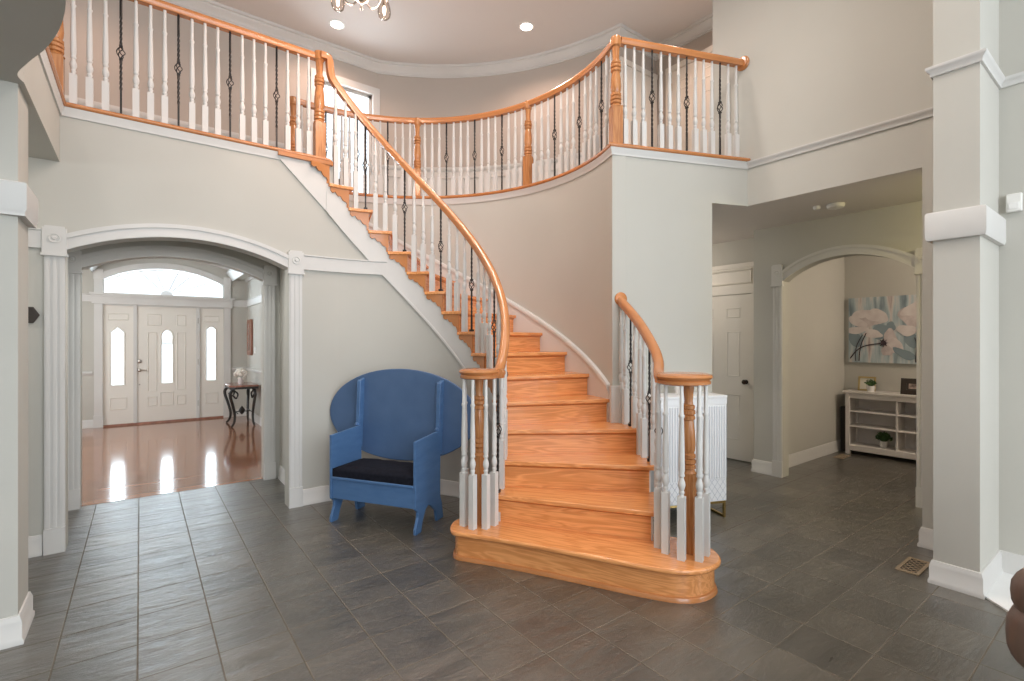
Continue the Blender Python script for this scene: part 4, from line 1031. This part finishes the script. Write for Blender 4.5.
blob(.385, .255, .03, .035, .3, 4, .0088); 
for a in range(0, 360, 45): stem([(.385, .255), (.385+.05*math.cos(rad(a)), .255+.055*math.sin(rad(a)))], .003, .009)
o = fin('painting', bm, ['canvas', 'pink1', 'pink2', 'bluepaint', 'stempaint'], None, smooth=0, loc=(7.518, 2.56, 1.155)); tag(o, 'canvas painting of pale pink flowers on blue grey hung above the bookcase', 'painting')

# ------------------------------------------------------------------ small fixtures
def vent(loc, lx, ly, label, rz=0):
    v = empty('floor_vent', loc, rz); tag(v, label, 'vent', 'brass floor registers')
    bm = NB(); plate_holes(bm, lambda a, b, c=0: Vector((a, b, c)), rect(-lx/2, lx/2, -ly/2, ly/2), [rect(-lx/2+.018, lx/2-.018, -ly/2+.018, ly/2-.018)], 0, .007); fin('frame', bm, 'bronze_vent', v, smooth=0)
    bm = NB()
    n = 6
    for i in range(-3, n+3):
        x = -lx/2+.018+(lx-.036)*i/n
        for sg in (1, -1):
            xa, xb = x, x+sg*(ly-.036); ya, yb = -ly/2+.018, ly/2-.018
            lo, hi = -lx/2+.018, lx/2-.018
            def clip(xa, ya, xb, yb):
                t0, t1 = 0, 1; dx = xb-xa
                for lim, s in ((lo, 1), (hi, -1)):
                    f0 = s*(xa-lim); f1 = s*(xb-lim)
                    if f0 < 0 and f1 < 0: return None
                    if f0 < 0: t0 = max(t0, f0/(f0-f1))
                    elif f1 < 0: t1 = min(t1, f0/(f0-f1))
                return (t0, t1) if t1 > t0+.01 else None
            c = clip(xa, ya, xb, yb)
            if c: tube(bm, [(xa+(xb-xa)*c[0], ya+(yb-ya)*c[0], .004), (xa+(xb-xa)*c[1], ya+(yb-ya)*c[1], .004)], .002, 4)
    fin('grille', bm, 'bronze_vent', v, smooth=0)
    bm = NB(); box(bm, -lx/2+.01, lx/2-.01, -ly/2+.01, ly/2-.01, .0005, .0012); fin('duct_opening', bm, 'black', v, smooth=0)
M['bronze_vent'] = mat('tan_bronze', (.40, .31, .21), .4, metal=.3)
vent((3.94, .985, .001), .28, .12, 'bronze floor vent beside the right hand pier')
vent((6.95, 2.45, .001), .26, .11, 'floor vent by the left leg of the bookcase', 0)
sdv = empty('smoke_detector', (4.94, 1.79, HH)); tag(sdv, 'round white smoke detector on the hall ceiling', 'smoke detector')
bm = NB(); lathe(bm, [(.07, 0), (.07, -.015), (.062, -.032), (.03, -.04), (0, -.041)], 24); fin('body', bm, 'plastic', sdv)
bm = NB(); lathe(bm, [(.012, -.038), (.012, -.046), (0, -.047)], 12); fin('test_button', bm, 'plastic', sdv)
bm = NB(); lathe(bm, [(.03, 0), (.03, -.02), (.024, -.03), (0, -.032)], 16); o = fin('ceiling_sensor', bm, 'plastic', None, loc=(4.88, 1.92, HH)); tag(o, 'small white sensor on the hall ceiling next to the smoke detector', 'sensor')
ms = empty('motion_sensor', (4.28, .575, 2.28)); tag(ms, 'white motion sensor high in the corner by the right pier', 'sensor')
bm = NB(); Fm = frame((0, 0, 0), (0, 1), (-1, 0)); plate(bm, Fm, [(-.035, -.055), (.035, -.055), (.035, .055), (-.035, .055)], 0, .035); fin('housing', bm, 'plastic', ms, bevel=.006)
bm = NB(); plate(bm, Fm, rect(-.024, .024, -.04, .0), .034, .040); fin('lens', bm, 'ceramic', ms, bevel=.003)
bm = NB(); Fh = frame((0, 0, 0), (1, 0), (0, -1)); plate(bm, Fh, [(.062*math.cos(PI/3*i), .062*math.sin(PI/3*i)) for i in range(6)], 0, .02); o = fin('wall_plaque', bm, 'frame_dark', None, loc=(-.60, YL, 1.61), bevel=.004); tag(o, 'dark brown hexagonal plaque on the wall left of the foyer arch', 'plaque')
for (x, y), lb in (((2.01, 6.40), 'left of the two lit recessed ceiling lights, by the chandelier'), ((3.97, 4.98), 'right of the two lit recessed ceiling lights, over the curved gallery')):
    t = empty('recessed_light', (x, y, HC)); tag(t, lb, 'ceiling light', 'recessed ceiling lights')
    bm = NB(); lathe(bm, [(.10, 0), (.10, -.006), (.078, -.010), (.078, -.002), (.10, 0)], 28, caps=False); fin('trim_ring', bm, 'plastic', t)
    bm = NB(); lathe(bm, [(0, -.003), (.077, -.003), (.077, -.005), (0, -.0055)], 24); fin('lens', bm, 'lamp', t)
for x, y, e in ((2.01, 6.40, 60), (3.97, 4.98, 62), (-.6, 5.9, 60), (5.0, 3.2, 55)):
    point('recessed_and_fill_light', (x, y, HC-.05), e, WARM, .07, 150)  # first two sit in the lit fixtures, the last two are added unseen
point('passage_fill', (.3, YL+.5, 2.33), 26, (1, .98, .92), .06, 172); point('left_hall_fill', (-1.5, 4.05, 2.45), 13, (1, .97, .92), .1); point('hall_end_fill', (4.95, 4.2, 2.3), 22, (1, .87, .74), .1); point('foyer_fill', (-.9, 8.3, 2.45), 42, (1, .95, .88), .12); point('hall_fill', (4.9, .15, HH-.12), 24, (1, .86, .48), .1); point('alcove_fill', (6.6, .3, HH-.15), 62, (1, .85, .70), .1)  # unseen fill lights added to brighten passage, halls, foyer and alcove
for x, y in ((-1.2, 1.2), (1.4, .6), (-1.2, -2.2), (2.2, -2.2), (2.7, 1.75), (2.7, 1.75)): point('great_room_fill', (x, y, HC-.05), 60, (1, .89, .80), .08, 150)  # fill added under the unseen ceiling, without fixtures, for ambient and right wall
point('recessed_and_fill_light', (2.25, 3.4, HC-.05), 125, (1, .91, .84), .08, 150)  # added fill above the stair to brighten the curved wall
# chandelier
cc = c2w(-1.07, 3.52)
cl = empty('chandelier', (*cc, HC)); tag(cl, 'nickel chandelier with clear glass shades hanging over the stairwell', 'chandelier')
zb = 3.787-HC
bm = NB(); lathe(bm, [(.07, 0), (.07, -.01), (.05, -.03), (.015, -.045), (0, -.05)], 20); fin('canopy', bm, 'nickel', cl)
bm = NB()
for i in range(24):
    z = -.06-i*.04
    a = (i % 2)*PI/2; pts = [(.009*math.cos(t)*math.cos(a), .009*math.cos(t)*math.sin(a), z+.024*math.sin(t)) for t in [2*PI*q/10 for q in range(10)]]
    tube(bm, pts, .003, 5, closed=True)
tube(bm, [(0, 0, -.04), (0, 0, -1.02)], .0025, 5)
fin('chain', bm, 'nickel', cl)
bm = NB(); lathe(bm, [(0, zb), (.006, zb+.004), (.011, zb+.014), (.005, zb+.024), (.007, zb+.045), (.02, zb+.058), (.045, zb+.075), (.055, zb+.10), (.035, zb+.13), (.018, zb+.16), (.024, zb+.2), (.016, zb+.24), (.014, zb+.5), (.025, zb+.54), (.012, zb+.6), (.01, -1.02), (0, -1.0)], 18); fin('column', bm, 'nickel', cl)
d0 = math.degrees(math.atan2(*reversed((Vector(c2w(-1.297, 3.69))-Vector(cc)).to_tuple())))
for i in range(5):
    a = rad(d0-72*i); ca, sa = math.cos(a), math.sin(a)
    bm = NB(); P = spl([(.03*ca, .03*sa, zb+.10), (.11*ca, .11*sa, zb+.085), (.20*ca, .20*sa, zb+.16), (.265*ca, .265*sa, zb+.29), (.285*ca, .285*sa, zb+.275), (.285*ca, .285*sa, zb+.262)], 6)
    tube(bm, P, .006, 7); ar = fin('arm', bm, 'nickel', cl)
    bm = NB(); c = (.285*ca, .285*sa, zb+.11)
    prof = [(.012, .155), (.026, .15), (.038, .12), (.048, .08), (.050, .05), (.043, .022), (.028, .006), (.010, 0), (.010, .002), (.027, .008), (.041, .023), (.048, .05), (.046, .08), (.036, .12), (.024, .148), (.012, .152)]
    lathe(bm, prof, 18, c, caps=False); fin('glass_shade', bm, 'shade', ar)
    bm = NB(); lathe(bm, [(.012, .155), (.014, .10), (0, .10)], 10, c); fin('socket', bm, 'nickel', ar)
    point('chandelier_lamp', Vector(c)+Vector((*cc, HC-.04)), 8, WARM, .05)
    bm = NB(); lathe(bm, [(.008, .10), (.014, .085), (.013, .06), (.006, .035), (0, .03)], 10, c); fin('bulb', bm, 'bulb', ar)
# foyer furniture
ct = empty('console_table', (1.40, 9.62, 0)); tag(ct, 'black wrought iron console table with a red marble top by the front door', 'table')
bm = NB(); tp = [(-.23, -.28), (-.15, -.36), (.20, -.36), (.20, .38), (-.15, .38), (-.23, .30)]; prism(bm, tp, .665, .695); fin('tabletop', bm, 'marble', ct, bevel=.006)
bm = NB(); mould(bm, offs(tp, -.02)[::-1], [(-.01, .63), (.01, .63), (.01, .664), (-.01, .664)], closed=True); fin('apron', bm, 'black', ct)
for sx, sy in ((-1, -1), (-1, 1), (1, -1), (1, 1)):
    bm = NB(); x, y = (.13 if sx > 0 else -.15), .26*sy
    ex, ey = (.3 if sx > 0 else -1)*.05, sy*.05
    P = spl([(x, y, .64), (x+ex*1.2, y+ey*1.2, .58), (x+ex*1.3, y+ey*1.3, .50), (x+ex*.4, y+ey*.4, .34), (x-ex*.2, y-ey*.2, .18), (x+ex*.1, y+ey*.1, .07), (x+ex*.9, y+ey*.9, .012)], 6); tube(bm, P, .024, 8, taper=lambda t: 1.1-.4*t)
    P = spl([(x, y, .60), (x-ex*1.2, y-ey*1.2, .54), (x-ex*.6, y-ey*.6, .47), (x+ex*.3, y+ey*.3, .52)], 6); tube(bm, P, .013, 6)
    fin('leg', bm, 'black', ct)
bm = NB()
for x in (-.1, .13): tube(bm, [(x, -.27, .22), (x, .27, .22)], .009, 6)
tube(bm, [(-.1, 0, .22), (.13, 0, .22)], .009, 6); lathe(bm, [(0, -.06), (.03, -.03), (.055, .02), (.03, .06), (.012, .08), (0, .1)], 10, (0, 0, .22)); fin('stretcher', bm, 'black', ct)
vs = empty('flower_vase', (1.38, 9.60, .695)); tag(vs, 'round bunch of white flowers in a small vase on the console table', 'vase')
bm = NB(); lathe(bm, [(.035, 0), (.045, .02), (.04, .06), (.03, .10), (.034, .105), (.028, .1), (0, .09)], 16); fin('vase', bm, 'pink2', vs)
bm = NB(); 
for i in range(46):
    v = Vector((random.gauss(0, 1), random.gauss(0, 1), random.gauss(0, 1)*.8+.3)).normalized()*.085; c = v+Vector((0, 0, .17))
    lathe(bm, [(0, -.022), (.02, -.014), (.026, 0), (.02, .014), (0, .022)], 7, c)
fin('flowers', bm, 'petalw', vs)
fr = empty('wall_mirror', (FX1, 10.25, 1.17)); tag(fr, 'long red brown framed panel on the foyer wall above the console table', 'wall decor')
Fm = frame((0, 0, 0), (0, 1), (-1, 0)); lp = [(.22*1.0*(1 if p[0] > 0 else -1)*abs(p[0]), p[1]) for p in ((-1, .05), (-.85, 0), (.85, 0), (1, .05), (1, .61), (.85, .66), (-.85, .66), (-1, .61))]
bm = NB(); plate(bm, Fm, lp, 0, .035); fin('frame', bm, 'redwood', fr, bevel=.006)
bm = NB(); plate(bm, Fm, rect(-.10, .12, .08, .58), .035, .038); fin('panel', bm, 'marble', fr)
sw = empty('wall_switch', (FX1, 9.82, 1.27)); tag(sw, 'white switch plate on the foyer wall beside the red brown panel', 'switch')
bm = NB(); plate(bm, Fm, rect(-.05, .05, -.06, .06), 0, .008); fin('plate', bm, 'plastic', sw, bevel=.003)
bm = NB(); plate(bm, Fm, rect(-.015, .015, -.03, .03), .008, .013); fin('rocker', bm, 'plastic', sw)
# white hearth slab at the right
bm = NB(); prism(bm, [(3.775, .625), (4.275, .625), (4.275, -1.6), (3.0, -.15)], 0.001, .012); struct('floor_hearth', bm, 'wmarble', smooth=0)
# leather armchair, only its arm reaches into the picture
lc = empty('leather_armchair', (2.492, -.205, 0), rad(-4)); tag(lc, 'brown leather armchair at the right edge of the photograph', 'chair')
def cushion(bm, x0, x1, y0, y1, z0, z1, e=.35, n=12):
    cx, cy, cz = (x0+x1)/2, (y0+y1)/2, (z0+z1)/2; rings = []
    sg = lambda t, p: math.copysign(abs(t)**p, t)
    for i in range(n+1):
        v = -PI/2+PI*i/n; ring = []
        for j in range(48):
            u = 2*PI*j/48
            ring.append((cx+(x1-x0)/2*sg(math.cos(v), e)*sg(math.cos(u), e), cy+(y1-y0)/2*sg(math.cos(v), e)*sg(math.sin(u), e), cz+(z1-z0)/2*sg(math.sin(v), e)))
        rings.append(ring)
    grid(bm, rings, close_v=True)
for s in (-1, 1):
    bm = NB(); cushion(bm, s*.365-.09, s*.365+.09, -.45, .37, .10, .55, .3, 20); cushion(bm, s*.37-.142, s*.37+.142, -.46, .485, .42, .70, .6, 24); cushion(bm, s*.37-.136, s*.37+.136, -.46, .475, .585, .785, .6, 24)
    am = fin('arm', bm, 'leather', lc, smooth=60)
bm = NB(); cushion(bm, -.26, .26, -.36, .43, .30, .48, .4); fin('seat_cushion', bm, 'leather', lc, smooth=60)
bm = NB(); cushion(bm, -.40, .40, -.52, -.28, .12, .95, .4); fin('backrest', bm, 'leather', lc, smooth=60)
bm = NB(); box(bm, -.44, .44, -.46, .42, .08, .32); fin('base', bm, 'leather', lc, bevel=.02)
for x in (-.4, .36):
    for y in (-.42, .36):
        bm = NB(); box(bm, x, x+.05, y, y+.05, 0, .1); fin('leg', bm, 'frame_dark', lc, smooth=0)
bpy.context.view_layer.update()
